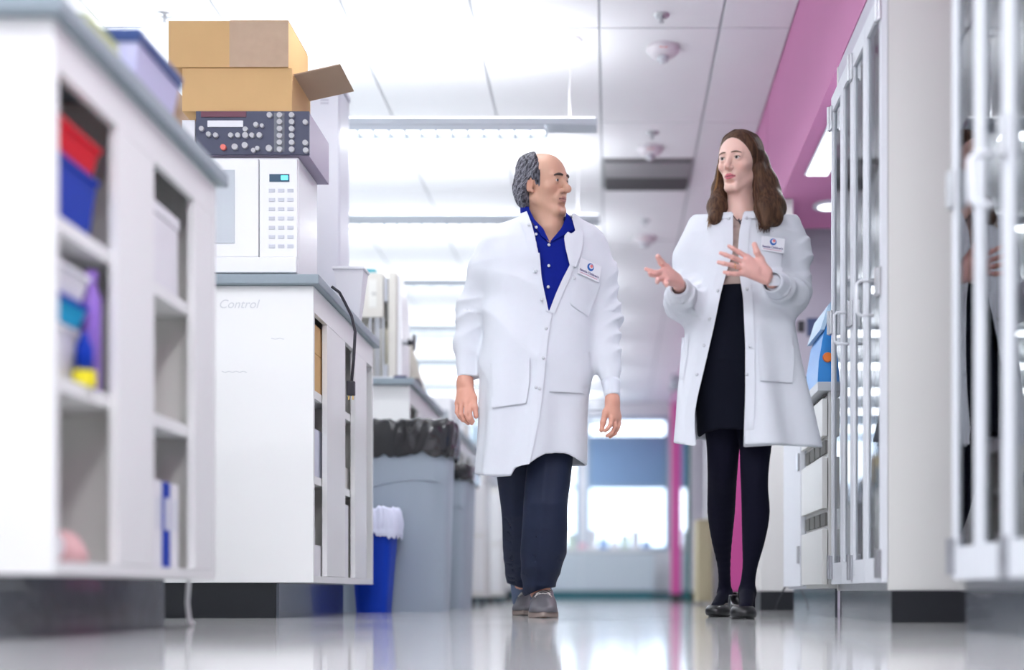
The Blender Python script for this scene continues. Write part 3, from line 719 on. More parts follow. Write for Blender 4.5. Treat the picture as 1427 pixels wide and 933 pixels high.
glass_cabinet(3.83, 4.70, cA, 'tall glass-fronted cabinet right behind the woman, beyond the cream end panel',
              [(3.85, Hh(10, 3.85)), (3.85, Hh(393, 3.85)), (3.85, Hh(785, 3.85)), (cA[2], Hh(95, cA[2])), (cA[2], Hh(437, cA[2])), (cA[2], Hh(790, cA[2])), (4.69, Hh(166, 4.69)), (4.69, Hh(450, 4.69)), (4.69, Hh(790, 4.69))],
              [(s_(1218), Hh(415, s_(1218))), (s_(1184), Hh(457, s_(1184)))])
cB = [1.9, 2.17, 2.40, s_(1402), s_(1362), 3.04]
glass_cabinet(1.9, 3.04, cB, 'nearest glass-fronted cabinet at the right edge, mirroring the woman',
              [(3.03, Hh(265, 3.03)), (3.03, Hh(775, 3.03)), (cB[3], Hh(190, cB[3])), (cB[3], Hh(775, cB[3]))], [(s_(1388), Hh(250, s_(1388)))], hr=0.009, depth=0.55)
# floor edging of clear sealant along cabinet bases
# drawer bench further on
t = thing('drawer_cabinet', 'white drawer bench under the blue instrument', 'cabinet', (0.9, 4.75, 0))
box('countertop', mat('worktop_pale', (0.55, 0.57, 0.60), 0.4), t, 0.80, 1.45, 4.72, 5.80, 0.87, 0.905, 0.003)
box('carcass', CREAM, t, 0.845, 1.44, 4.74, 5.27, 0.11, 0.868)
box('toe_kick', TOEG, t, 0.87, 0.88, 4.74, 5.80, 0, 0.109)
for z0, z1 in ((0.125, 0.34), (0.42, 0.62), (0.70, 0.845)):
    box('drawer_front', CREAM, t, 0.822, 0.842, 4.745, 5.265, z0, z1, 0.003)
for z in (0.345, 0.625, 0.849):
    for k in range(4):
        y = 4.76+k*0.128
        box('slot_shade', mat('slot_shadow', (0.16, 0.16, 0.15), 0.8), t, 0.835, 0.8445, y, y+0.10, z+0.01, z+(0.06 if z < .8 else 0.016))  # dark-coloured blocks put in as the shade of the open slots
t = thing('side_cabinet', 'white cabinet door with steel hinges past the drawer bench', 'cabinet', (0.9, 5.3, 0))
box('carcass', DOORW, t, 0.845, 1.44, 5.275, 5.80, 0.11, 0.868)
box('door', DOORW, t, 0.82, 0.842, 5.28, 5.795, 0.12, 0.86, 0.003)
for z in (0.22, 0.62): box('hinge', METAL, t, 0.810, 0.8195, 5.29, 5.33, z, z+0.075, 0.002)
t = thing('power_cord', 'thin dark cord at the foot of the far cabinet', 'cord', (0.83, 5.85, 0))
MB().tube([(0.84, 5.83, 0.25), (0.835, 5.84, 0.12), (0.80, 5.86, 0.05), (0.79, 5.87, 0.006)], 0.004, 6).build('cable', DARK, t)
t = thing('column_casing', 'cream column casing with black base behind the woman\'s legs', 'column', (0.87, 6.4, 0))
box('body', CREAM, t, 0.79, 0.955, 6.4, 6.9, 0.101, 2.147); box('vinyl_base', BLACKB, t, 0.785, 0.96, 6.395, 6.905, 0, 0.1)
# blue instrument
t = thing('benchtop_centrifuge', 'bright blue instrument with an orange latch on the drawer bench', 'instrument', (0.88, 4.85, 0.906))
BL = mat('instrument_blue', (0.03, 0.28, 0.72), 0.35)
PBL = mat('instrument_pale_blue', (0.45, 0.62, 0.78), 0.4)
prof = [(0.812, 0.906), (1.10, 0.906), (1.10, 1.22), (0.90, 1.24), (0.868, 1.20), (0.835, 1.10), (0.818, 1.0)]
MB().prism(prof, 1, 4.80, 5.1).build('housing', BL, t)
MB().prism([(0.838, 1.12), (0.866, 1.205), (0.90, 1.245), (1.0, 1.245), (1.0, 1.26), (0.89, 1.262), (0.852, 1.215), (0.822, 1.12)], 1, 4.79, 5.11).build('lid', PBL, t)
p = P(1154, 497, 4.79)
MB().lathe((p[0], 4.7995, p[2]), [(0.02, 0), (0.018, -0.01)], 18, 'Y').build('latch', mat('orange', (0.95, 0.22, 0.02), 0.4), t)
t = thing('instrument_case', 'small dark teal case beside the blue instrument', 'case', (0.84, 5.2, 0.906))
box('case_body', mat('dark_teal', (0.02, 0.10, 0.13), 0.5), t, 0.812, 0.95, 5.15, 5.4, 0.906, 0.985, 0.004); box('lid', mat('dark_teal', (0, 0, 0)), t, 0.81, 0.952, 5.148, 5.402, 0.986, 1.0, 0.003)
t = thing('notice', 'dark blue notice on the lavender wall above the drawer bench', 'notice', (1.2, 7.19, 1.6))
a, b_ = P(1125, 468, 7.19), P(1147, 443, 7.19); box('sheet', mat('notice_navy', (0.08, 0.12, 0.26), 0.6), t, a[0], b_[0], 7.188, 7.198, a[2], b_[2])
t = thing('notice', 'small dark notice left of the dark blue one on the lavender wall', 'notice', (1.12, 7.19, 1.6))
a, b_ = P(1112, 462, 7.19), P(1121, 447, 7.19); box('sheet', DARK, t, a[0], b_[0], 7.188, 7.198, a[2], b_[2])
# far right: things between post and column
t = thing('glass_partition', 'green-edged glass partition beside the far magenta post', 'partition', (0.9, 11.5, 0))
a, b_ = P(957, 0, 11.5)[0], P(962, 0, 11.5)[0]; box('glass_edge', mat('green_glass_edge', (0.03, 0.16, 0.15), 0.2), t, a, b_, 11.5, 11.52, 0, 2.14)
box('pane', WINGLASS, t, a, a+0.01, 11.53, 13.2, 0.02, 2.13)
t = thing('far_cabinet', 'white cabinet behind the far magenta post', 'cabinet', (0.85, 14, 0))
a, b_ = P(950, 0, 14)[0], 1.4; box('body', APPL, t, a, b_, 14, 14.6, 0.1, 2.1); box('door', DOORW, t, a+0.01, a+0.25, 13.98, 13.999, 0.12, 2.08); box('toe_kick', DARK, t, a, b_, 14.05, 14.1, 0, 0.099)
t = thing('wooden_cabinet', 'small beige cabinet low behind the woman\'s leg', 'cabinet', (0.9, 9.5, 0))
a, b_ = P(972, 0, 9.5)[0], P(993, 0, 9.5)[0]; box('body', mat('beige_wood', (0.52, 0.46, 0.30), 0.6), t, a, b_, 9.5, 9.9, 0.02, 0.66, 0.004); box('door', mat('beige_wood', (0, 0, 0)), t, a+0.01, b_-0.01, 9.488, 9.499, 0.05, 0.63, 0.002)
box('wall_partition', WALLM, None, 0.78, 1.05, 9.95, 10.1, 0, 2.14, kind='structure')
# ---------------------------------------------------------------- implicit surfaces -> one continuous mesh
A3 = lambda *v: np.array(v, dtype=np.float64)
def smin(a, b, k):
    if k <= 0: return np.minimum(a, b)
    h = np.maximum(k-np.abs(a-b), 0)/k
    return np.minimum(a, b)-h*h*k*0.25
def smax(a, b, k): return -smin(-a, -b, k)
def f_cone(a, b, ra, rb):
    a = np.asarray(a, float); b = np.asarray(b, float); ba = b-a; L = ba@ba+1e-12
    def f(p):
        t = np.clip(((p-a)@ba)/L, 0, 1)
        return np.linalg.norm(p-a-t[:, None]*ba, axis=1)-(ra+(rb-ra)*t)
    return f, (a+b)/2, math.sqrt(L)/2+max(ra, rb)
def f_ell(c, r, M=None):
    c = np.asarray(c, float); r = np.asarray(r, float)
    def f(p):
        q = p-c
        if M is not None: q = q@M.T
        k0 = np.linalg.norm(q/r, axis=1); k1 = np.linalg.norm(q/(r*r), axis=1)+1e-9
        return k0*(k0-1)/k1
    return f, c, max(r)
_rs = np.random.RandomState(7)
_D = _rs.normal(size=(24, 3)); _D /= np.linalg.norm(_D, axis=1)[:, None]; _PH = _rs.uniform(0, 6.28, 24)
def noise3(p, freq, s=0):
    """smooth pseudo noise in -1..1"""
    v = 0
    for i in range(5):
        j = (i+s*5) % 24
        v = v+np.sin(p@(_D[j]*freq*(0.7+0.25*i))+_PH[j])
    return v/3.2
class Field:
    def __init__(s): s.ops = []
    def add(s, fcr, k=0.01, op='u'):
        s.ops.append((fcr[0], np.asarray(fcr[1], float), fcr[2], op, k)); return s
    def cone(s, a, b, ra, rb, k=0.01, op='u'): return s.add(f_cone(a, b, ra, rb), k, op)
    def ball(s, c, r, k=0.01, op='u'): return s.add(f_cone(c, np.asarray(c, float)+1e-6, r, r), k, op)
    def ell(s, c, r, M=None, k=0.01, op='u'): return s.add(f_ell(c, r, M), k, op)
    def __call__(s, p):
        d = np.ones(len(p))
        for f, c, R, op, k in s.ops:
            m = None
            if R is not None:
                m = ((p-c)**2).sum(1) < (R+0.07)**2
                if not m.any(): continue
                q = p[m]; dd = f(q); cur = d[m]
            else: q = p; dd = f(q); cur = d
            if op == 'u': r = smin(cur, dd, k)
            elif op == 's': r = smax(cur, -dd, k)
            elif op == 'i': r = smax(cur, dd, k)
            elif op == 'd': r = cur+dd
            if m is None: d = r
            else: d[m] = r
        return d

def axis_pts(segs):
    out = [segs[0][0]]
    for a, b, r in segs:
        n = max(1, int(round((b-a)/r))); out += list(a+(b-a)*np.arange(1, n+1)/n)
    return np.array(out)
def polygonise(fn, sx, sy, sz, B=8):
    X, Y, Z = axis_pts(sx), axis_pts(sy), axis_pts(sz)
    nx, ny, nz = len(X), len(Y), len(Z)
    D = np.full((nx, ny, nz), 1.0, dtype=np.float32)
    bx, by, bz = [np.arange(0, n, B) for n in (nx, ny, nz)]
    def mid(A, b): e = np.minimum(b+B, len(A)-1); return (A[b]+A[e])/2, (A[e]-A[b])/2
    (mx, hx), (my, hy), (mz, hz) = mid(X, bx), mid(Y, by), mid(Z, bz)
    G = np.stack(np.meshgrid(mx, my, mz, indexing='ij'), -1).reshape(-1, 3)
    H = np.stack(np.meshgrid(hx, hy, hz, indexing='ij'), -1).reshape(-1, 3)
    dc = fn(G); rad = np.linalg.norm(H, axis=1)
    act = np.abs(dc) < rad*1.5+0.012
    ids = np.stack(np.meshgrid(bx, by, bz, indexing='ij'), -1).reshape(-1, 3)
    for i in np.nonzero((~act) & (dc < 0))[0]:
        a, b, c = ids[i]; D[a:a+B, b:b+B, c:c+B] = -1
    P_, I_ = [], []
    for i in np.nonzero(act)[0]:
        a, b, c = ids[i]
        g = np.meshgrid(np.arange(a, min(a+B, nx)), np.arange(b, min(b+B, ny)), np.arange(c, min(c+B, nz)), indexing='ij')
        I_.append(((g[0]*ny+g[1])*nz+g[2]).ravel())
    I_ = np.concatenate(I_)
    Df = D.reshape(-1)
    for s in range(0, len(I_), 400000):
        q = I_[s:s+400000]; iz = q % nz; iy = (q//nz) % ny; ix = q//(ny*nz)
        Df[q] = fn(np.stack([X[ix], Y[iy], Z[iz]], 1))
    ins = (D < 0)
    cnt = np.zeros((nx-1, ny-1, nz-1), dtype=np.uint8)
    for a in (0, 1):
        for b in (0, 1):
            for c in (0, 1): cnt += ins[a:nx-1+a, b:ny-1+b, c:nz-1+c]
    mixed = (cnt > 0) & (cnt < 8)
    cx, cy, cz = np.nonzero(mixed)
    idx = np.full(mixed.shape, -1, dtype=np.int32); idx[cx, cy, cz] = np.arange(len(cx))
    acc = np.zeros((len(cx), 3)); w = np.zeros(len(cx))
    cor = [(a, b, c) for a in (0, 1) for b in (0, 1) for c in (0, 1)]
    val = {k: D[cx+k[0], cy+k[1], cz+k[2]] for k in cor}
    for k in cor:
        for ax in range(3):
            if k[ax] == 0:
                k2 = list(k); k2[ax] = 1; k2 = tuple(k2)
                va, vb = val[k], val[k2]; m = (va < 0) != (vb < 0)
                t = np.where(m, va/(va-vb+1e-12), 0)
                pt = [X[cx+k[0]], Y[cy+k[1]], Z[cz+k[2]]]; pt2 = [X[cx+k2[0]], Y[cy+k2[1]], Z[cz+k2[2]]]
                for j in range(3): acc[:, j] += np.where(m, pt[j]+(pt2[j]-pt[j])*t, 0)
                w += m
    V = acc/np.maximum(w, 1)[:, None]
    F = []
    for ax in range(3):
        sl0 = [slice(None)]*3; sl1 = [slice(None)]*3
        sl0[ax] = slice(0, -1); sl1[ax] = slice(1, None)
        A_, B_ = ins[tuple(sl0)], ins[tuple(sl1)]
        e = np.stack(np.nonzero(A_ != B_), 1)
        o1, o2 = [j for j in range(3) if j != ax]
        e = e[(e[:, o1] > 0) & (e[:, o2] > 0) & (e[:, o1] < D.shape[o1]-1) & (e[:, o2] < D.shape[o2]-1)]
        def cell(d1, d2):
            q = e.copy(); q[:, o1] -= d1; q[:, o2] -= d2
            return idx[q[:, 0], q[:, 1], q[:, 2]]
        q = np.stack([cell(1, 1), cell(0, 1), cell(0, 0), cell(1, 0)], 1)
        flip = ins[e[:, 0], e[:, 1], e[:, 2]]
        if ax == 1: flip = ~flip
        q[~flip] = q[~flip][:, ::-1]
        F.append(q)
    F = np.concatenate(F)
    F = F[(F >= 0).all(1)]
    return V, F
def sdf_mesh(name, fn, sx, sy, sz, m, parent, colorf=None, smooth_it=0):
    V, F = polygonise(fn, sx, sy, sz)
    for _ in range(smooth_it):
        S = np.zeros_like(V); n = np.zeros(len(V))
        for a, b in ((0, 1), (1, 2), (2, 3), (3, 0)):
            for i, j in ((a, b), (b, a)):
                S += np.stack([np.bincount(F[:, i], V[F[:, j], c], len(V)) for c in range(3)], 1); n += np.bincount(F[:, i], minlength=len(V))
        V = 0.4*V+0.6*S/np.maximum(n, 1)[:, None]
    c = colorf(V) if colorf else None
    return mesh_np(name, V, F, m, parent, True, c)

def px_of(p): return CX+FPX*p[:, 0]/p[:, 1], CY-FPX*(p[:, 2]-CAMH)/p[:, 1]
def poly_sd(px, py, poly):
    """signed distance (pixels) to polygon, negative inside"""
    poly = np.asarray(poly, float); n = len(poly)
    d = np.full(len(px), 1e9); s = np.ones(len(px))
    for i in range(n):
        a = poly[i]; b = poly[i-1]; e = b-a; wx = px-a[0]; wy = py-a[1]
        t = np.clip((wx*e[0]+wy*e[1])/(e@e+1e-9), 0, 1)
        d = np.minimum(d, (wx-e[0]*t)**2+(wy-e[1]*t)**2)
        c1 = py >= a[1]; c2 = py < b[1]; c3 = e[0]*wy > e[1]*wx
        fl = (c1 & c2 & c3) | (~c1 & ~c2 & ~c3)
        s = np.where(fl, -s, s)
    return s*np.sqrt(d)
def wedge(poly, ymax, Yref):
    """cut everything seen inside the picture polygon and nearer than ymax"""
    def f(p):
        x, y = px_of(p)
        return np.maximum(poly_sd(x, y, poly)*Yref/FPX, p[:, 1]-ymax)
    return f
def loft(rows, n=2.3, extra=None):
    """rows: (py, pxL, pxR, Ycentre, depth half) -> elliptical loft"""
    R = []
    for py, a, b, Yc, dp in rows:
        A = P(a, py, Yc); B = P(b, py, Yc); R.append((A[2], (A[0]+B[0])/2, Yc, (B[0]-A[0])/2, dp))
    R = np.array(sorted(R)); z = R[:, 0]
    def f(p):
        zz = np.clip(p[:, 2], z[0], z[-1])
        cx_, cy_, a, b = [np.interp(zz, z, R[:, j]) for j in (1, 2, 3, 4)]
        dx, dy = np.abs(p[:, 0]-cx_), np.abs(p[:, 1]-cy_)
        r = ((dx/a)**n+(dy/b)**n)**(1/n)
        d = (r-1)*np.minimum(a, b)*0.95
        if extra is not None: d = d+extra(p, p[:, 0]-cx_, p[:, 1]-cy_)
        return np.maximum(d, np.maximum(z[0]-p[:, 2], p[:, 2]-z[-1]))
    c = np.array([R[:, 1].mean(), R[:, 2].mean(), (z[0]+z[-1])/2])
    return f, c, (z[-1]-z[0])/2+0.45
def sleeve(pts, radii, amp=0.004, lam=0.045, seed=0):
    """bent tube with soft cloth wrinkles; pts world, radii per point"""
    pts = [np.asarray(q, float) for q in pts]; L = [0]
    for a, b in zip(pts, pts[1:]): L.append(L[-1]+np.linalg.norm(b-a))
    P_ = np.array(pts)
    def f(p):
        best = np.full(len(p), 9.0); u = np.zeros(len(p))
        for i in range(len(pts)-1):
            a, b = pts[i], pts[i+1]; ba = b-a
            t = np.clip(((p-a)@ba)/(ba@ba), 0, 1)
            d = np.linalg.norm(p-a-t[:, None]*ba, axis=1)-(radii[i]+(radii[i+1]-radii[i])*t)
            uu = L[i]+(L[i+1]-L[i])*t
            m = d < best; u = np.where(m, uu, u)
            best = smin(best, d, 0.03)
        w = noise3(p, 7, seed)*3.4+(p[:, 0]-P_[0][0])*34
        env = np.clip(np.interp(u, [0, L[1]*0.45, L[1]*0.9, L[-1]*0.92, L[-1]], [0.0, 0.35, 1.2, 0.9, 0.1]), 0, 2)
        rid = (1-np.abs(np.sin(u*math.pi/lam+w)))*np.clip(.15+1.1*noise3(p, 12, seed+2), 0, 1.1)
        return best-amp*env*(rid-0.3)-0.0025*noise3(p, 34, seed+1)
    P_ = np.array(pts)
    return f, P_.mean(0), np.linalg.norm(P_-P_.mean(0), axis=1).max()+max(radii)
def find_surface(fn, px, py, y0, y1, n=64):
    """first surface hit along the sight line, between depths y0..y1"""
    px = np.asarray(px, float).ravel(); py = np.asarray(py, float).ravel(); ys = np.linspace(y0, y1, n)
    out = np.full(len(px), np.nan); prev = None
    for y in ys:
        q = np.stack([(px-CX)*y/FPX, np.full(len(px), y), CAMH+(CY-py)*y/FPX], 1); d = fn(q)
        if prev is not None:
            m = np.isnan(out) & (prev > 0) & (d <= 0)
            out[m] = (py_prev+(y-py_prev)*prev[m]/(prev[m]-d[m]+1e-12))
        prev, py_prev = d, y
    if np.isnan(out).any():
        good = ~np.isnan(out)
        if good.any():
            for i in np.nonzero(~good)[0]:
                j = np.argmin((px[good]-px[i])**2+(py[good]-py[i])**2); out[i] = out[good][j]
        else: out[:] = (y0+y1)/2
    return out
def patch(name, fn, rows, m, parent, y0, y1, off=0.003, th=0.003, nu=10, nv=14, smooth=True, curl=0.0, **kw):
    """cloth piece lying on a surface: rows of (xL,yL,xR,yR) in picture coordinates"""
    rows = np.array(rows, float); t = np.linspace(0, len(rows)-1, nv); ti = np.arange(len(rows))
    R = np.stack([np.interp(t, ti, rows[:, j]) for j in range(4)], 1)
    u = np.linspace(0, 1, nu)
    gx = R[:, 0:1]+(R[:, 2:3]-R[:, 0:1])*u; gy = R[:, 1:2]+(R[:, 3:4]-R[:, 1:2])*u
    Y = find_surface(fn, gx, gy, y0, y1).reshape(gx.shape)
    for _ in range(2):      # soften
        Yp = np.pad(Y, 1, mode='edge'); Y = (Yp[1:-1, 1:-1]*2+Yp[:-2, 1:-1]+Yp[2:, 1:-1]+Yp[1:-1, :-2]+Yp[1:-1, 2:])/6
    Y = Y-off
    if curl: Y = Y-curl*(np.abs(u-0.5)*2)[None, :]**2
    def lay(Y): return np.stack([(gx-CX)*Y/FPX, Y, CAMH+(CY-gy)*Y/FPX], -1).reshape(-1, 3)
    V = np.concatenate([lay(Y), lay(Y+th)]); N = nu*nv; F = []
    for i in range(nv-1):
        for j in range(nu-1):
            a = i*nu+j; F.append((a, a+nu, a+nu+1, a+1)); F.append((N+a, N+a+1, N+a+nu+1, N+a+nu))
    bd = [(0, j) for j in range(nu)]+[(i, nu-1) for i in range(1, nv)]+[(nv-1, j) for j in range(nu-2, -1, -1)]+[(i, 0) for i in range(nv-2, 0, -1)]
    b = [i*nu+j for i, j in bd]
    for q in range(len(b)): a, c = b[q], b[(q+1) % len(b)]; F.append((a, c, N+c, N+a))
    o = mesh_np(name, V, F, m, parent, smooth)
    if smooth: o.modifiers.new('es', 'EDGE_SPLIT').split_angle = 1.0
    return props(o, **kw)
def disc_on(name, fn, px, py, r, m, parent, y0, y1, off=0.0035):
    Y = find_surface(fn, [px], [py], y0, y1)[0]-off
    p = P(px, py, Y)
    return MB().lathe((p[0], p[1], p[2]), [(r, 0.002), (r, -0.001), (r*0.6, -0.0018)], 12, 'Y').build(name, m, parent, smooth=True)

# ---------------------------------------------------------------- head, hand builders
class HeadFrame:
    def __init__(s, c, yaw, sc, pitch=0.0, roll=0.0):
        s.c = np.asarray(c, float); s.sc = sc
        fw = A3(math.sin(yaw), -math.cos(yaw), 0); L = A3(math.cos(yaw), math.sin(yaw), 0); U = A3(0, 0, 1)
        cp, sp = math.cos(pitch), math.sin(pitch)
        fw, U = fw*cp+U*sp, U*cp-fw*sp
        cr, sr = math.cos(roll), math.sin(roll)
        L, U = L*cr+U*sr, U*cr-L*sr
        s.M = np.stack([L, fw, U])            # rows: local axes
    def w(s, x, y, z): return s.c+s.sc*(x*s.M[0]+y*s.M[1]+z*s.M[2])
    def loc(s, p): return (p-s.c)@s.M.T/s.sc
def build_head(F, H, male=True):
    w, k_ = H.w, H.sc
    E = lambda c, r, k, op='u', M=None: F.ell(w(*c), np.array(r)*k_, H.M if M is None else M@H.M, k*k_, op)
    C = lambda a, b, ra, rb, k, op='u': F.cone(w(*a), w(*b), ra*k_, rb*k_, k*k_, op)
    S = lambda c, r, k, op='u': F.ball(w(*c), r*k_, k*k_, op)
    jw = 1.0 if male else 0.86
    E((0, -.018, .035), (.074, .096, .083), .02)
    E((0, .030, .014), (.064, .063, .086), .03)
    E((0, .026, -.050), (.056*jw, .058, .055), .03)
    cz, cr = (-.103, .0165) if male else (-.098, .0150)
    C((-.014*jw, .077, cz), (.014*jw, .077, cz), cr, cr, .028)
    for s in (-1, 1):
        C((s*.056*jw, -.002, -.058), (s*.022*jw, .066, -.100), .0165 if male else .013, .015 if male else .012, .022)
        E((s*.040, .060, -.016), (.021, .020, .017), .020)
        C((s*.040, .076, .029), (s*.012, .090, .028), .0085 if male else .006, .0085 if male else .006, .016)
        S((s*.031, .1085, .010), .0205, .012, 's')
        S((s*.031, .0760, .010), .0166, .005)
        E((s*.031, .0960, .0095), (.0142 if male else .0134, .0125, .0056 if male else .0064), .0008, 's')
        for seg, zz, rr in ():
            pts = [(.0175, .0845, .0095), (.024, .0895, (zz+.010)/2+ (.0035 if seg == 0 else -.003)), (.031, .0915, zz if seg == 0 else zz), (.038, .0885, (zz+.010)/2+(.0035 if seg == 0 else -.003)), (.0445, .0815, .0105)]
            for a, b in zip(pts, pts[1:]): C((s*a[0], a[1], a[2]), (s*b[0], b[1], b[2]), rr, rr, .003)
    C((0, .086, .026), (0, .1115, -.018), .0088 if male else .0076, .0118 if male else .0100, .012)
    S((0, .1135, -.0215), .0115, .008)
    if male: S((0, .1175, -.0225), .0112, .012)
    for s in (-1, 1):
        S((s*.0125, .0995, -.0265), .0078, .007)
        S((s*.0062, .1065, -.0355), .0036, .003, 's')
        C((s*.019, .092, -.030), (s*.030, .078, -.056), .004, .003, .012) if male else None
    E((0, .074, -.060), (.030, .023, .023), .018)
    lu, ll = (.0038, .0048) if male else (.0050, .0062)
    for s in (-1, 1):
        C((s*.024, .0815, -.0575), (s*.010, .0955, -.0525), .0022, lu, .004); C((s*.010, .0955, -.0525), (0, .0975, -.0535), lu, lu, .003)
        C((s*.023, .0815, -.0590), (s*.009, .0935, -.0635), .0022, ll, .004); C((s*.009, .0935, -.0635), (0, .0950, -.0640), ll, ll, .003)
    for s in (-1, 1): C((s*.022, .088, -.0582), (0, .1005, -.0585), .0010, .0015, .0015, 's')
    E((0, .088, -.078), (.018, .008, .006), .008, 's')
    # ears
    for s in (-1, 1):
        t = Matrix.Rotation(0.25, 3, 'X'); M = np.array(t)
        E((s*.0755, -.012, -.006), (.0075, .0165, .028), .006, 'u', M)
        E((s*.0835, -.008, -.001), (.0055, .0105, .018), .004, 's', M)
        S((s*.0735, -.002, -.030), .0075, .006)
def skin_color(H, base, lip, male):
    base = np.array(base); lip = np.array(lip)
    def f(V):
        q = H.loc(V); n = len(V); c = np.tile(base, (n, 1))
        def mixin(c, col, w): return c*(1-w[:, None])+np.array(col)*w[:, None]
        g = lambda cx_, cy_, cz_, rx, ry, rz: np.exp(-(((q[:, 0]-cx_)/rx)**2+((q[:, 1]-cy_)/ry)**2+((q[:, 2]-cz_)/rz)**2))
        for s in (-1, 1):
            c = mixin(c, base*A3(1.04, .78, .75), 0.45*g(s*.042, .07, -.022, .02, .03, .02))
            c = mixin(c, base*A3(1.0, .70, .66), 0.5*g(s*.078, -.01, -.004, .012, .03, .03))
        c = mixin(c, base*A3(1.0, .72, .68), 0.45*g(0, .115, -.024, .014, .014, .012))
        hd = np.clip((1.38-V[:, 2])/.03, 0, 1); c = mixin(c, base*A3(1.05, .90, .93), hd)
        # lips
        lx = np.abs(q[:, 0]); top = -.0535+.0045*np.exp(-((lx-.007)/.006)**2)-lx*.08; 
        up = (q[:, 2] > -.0585) & (q[:, 2] < top+.003*(1-lx/.026)) ; lo = (q[:, 2] <= -.0585) & (q[:, 2] > -.0695+lx*lx*14)
        m = (up | lo) & (lx < .0245) & (q[:, 1] > .07)
        c[m] = lip
        ml = (np.abs(q[:, 2]+.0585+lx*0.00) < .0013) & (lx < .0235) & (q[:, 1] > .07)
        c[ml] = lip*0.35
        return c
    return f
def eyes(H, parent, iris, gaze=(0, 0)):
    for s in (-1, 1):
        n, mm = 24, 20; V, C_ = [], []
        r = 0.0146*H.sc
        g = A3(gaze[0], 1, gaze[1]); g /= np.linalg.norm(g)
        for i in range(mm+1):
            a = math.pi*i/mm
            for j in range(n):
                b = 2*math.pi*j/n; d = A3(math.sin(a)*math.cos(b), math.cos(a), math.sin(a)*math.sin(b))
                # pole along gaze
                e1 = np.cross(g, A3(0, 0, 1)); e1 /= np.linalg.norm(e1); e2 = np.cross(e1, g)
                l = d[0]*e1+d[1]*g+d[2]*e2
                V.append(H.w(s*.031, .0762, .0100)+r*(l@H.M))
                C_.append((.01, .008, .008) if a < .17 else (iris if a < .45 else (.66, .62, .60)))
        Fc = []
        for i in range(mm):
            for j in range(n): Fc.append((i*n+j, i*n+(j+1) % n, (i+1)*n+(j+1) % n, (i+1)*n+j))
        mesh_np('eye', V, Fc, EYEM, parent, True, np.array(C_))
def brows(H, parent, m, fn, th=0.0034):
    for s in (-1, 1):
        pts, rr = [], []
        for t in np.linspace(0, 1, 9):
            x = .012+.036*t; z = .0300+.0045*math.sin(t*2.3)-.007*t*t
            y = .098-.9*(x*x)*8
            # push onto the surface
            a = H.w(s*x, .13, z); b = H.w(s*x, .05, z)
            ts = np.linspace(0, 1, 80); Q = a+(b-a)*ts[:, None]; d = fn(Q)
            i = np.argmax(d <= 0) if (d <= 0).any() else 40
            q = Q[max(i-1, 0)]
            pts.append(tuple(q)); rr.append(th*(0.35+0.9*math.sin(math.pi*min(1, t*0.8+.15)))*H.sc)
        MB().tube(pts, rr, 6, flat=0.9).build('eyebrow', m, parent, smooth=True)
def hand(F, wrist, knuckles, fingers, thumb, rw=0.024, rp=0.0125, rf=(0.0095, 0.0085, 0.0075, 0.0065), elbow=None, wr=None):
    """wrist: point; knuckles: 4 points; fingers: 4 lists of points after the knuckle; thumb: list"""
    wrist = np.asarray(wrist); K = [np.asarray(k) for k in knuckles]
    ax = K[0]-K[3]; ax = ax/np.linalg.norm(ax)
    for i, k in enumerate(K):
        s = (1.5-i)/1.5
        a = wrist+ax*s*0.016
        F.cone(a, k, rp*1.1, rf[0]*1.05, 0.016)
    cen = (wrist*0.45+sum(K)/4*0.55)
    for i in range(3): F.cone(wrist*0.5+(K[i]+K[i+1])*0.25, (K[i]+K[i+1])/2*0.92+wrist*0.08, rp*1.05, rp*0.8, 0.012)
    for i, fs in enumerate(fingers):
        pts = [K[i]]+[np.asarray(q) for q in fs]
        for j in range(len(pts)-1):
            F.cone(pts[j], pts[j+1], rf[min(j, 3)], rf[min(j+1, 3)], 0.004 if j else 0.006)
    T = [np.asarray(q) for q in thumb]
    F.cone(wrist+(T[0]-wrist)*0.25, T[0], rp*1.15, 0.0125, 0.016)
    for j in range(len(T)-1): F.cone(T[j], T[j+1], (0.0120, 0.0105, 0.0085)[min(j, 2)], (0.0105, 0.0090, 0.0075)[min(j, 2)], 0.006)
    if elbow is not None:
        F.cone(np.asarray(elbow), wrist, 0.024, wr or rw, 0.02)
def nails(F, tips, m, parent): pass
COAT = mat('white_coat_cloth', (0.72, 0.745, 0.80), 0.85, noise=0.015, nscale=40, bump=0.15, bscale=900, spec=0.2)
COATB = mat('coat_knit_cuff', (0.72, 0.75, 0.82), 0.85, bump=0.3, bscale=500)
STITCH = mat('button_white', (0.62, 0.64, 0.68), 0.3)
SHIRT = mat('royal_blue_shirt', (0.002, 0.012, 0.23), 0.75, spec=0.15, noise=0.06, nscale=80, bump=0.2, bscale=700)
NAVYT = mat('navy_trousers', (0.010, 0.017, 0.046), 0.65, noise=0.1, nscale=60, bump=0.2, bscale=800, spec=0.35)
SHOEG = mat('grey_leather', (0.135, 0.13, 0.145), 0.42, noise=0.12, nscale=40, bump=0.15, bscale=120)
SOLE = mat('rubber_sole', (0.34, 0.27, 0.24), 0.6, noise=0.1)
LACE = mat('pale_lace', (0.62, 0.58, 0.56), 0.8)
BLK = mat('black_leather', (0.010, 0.010, 0.012), 0.34)
TIGHT = mat('navy_tights', (0.004, 0.004, 0.014), 0.8, noise=0.1, nscale=300, spec=0.15)
SKIRT = mat('black_skirt_cloth', (0.004, 0.005, 0.012), 0.9, noise=0.4, nscale=500, bump=0.3, bscale=600, spec=0.15)
BLOUSE = mat('taupe_blouse', (0.46, 0.35, 0.31), 0.8, noise=0.05, nscale=60, bump=0.1)
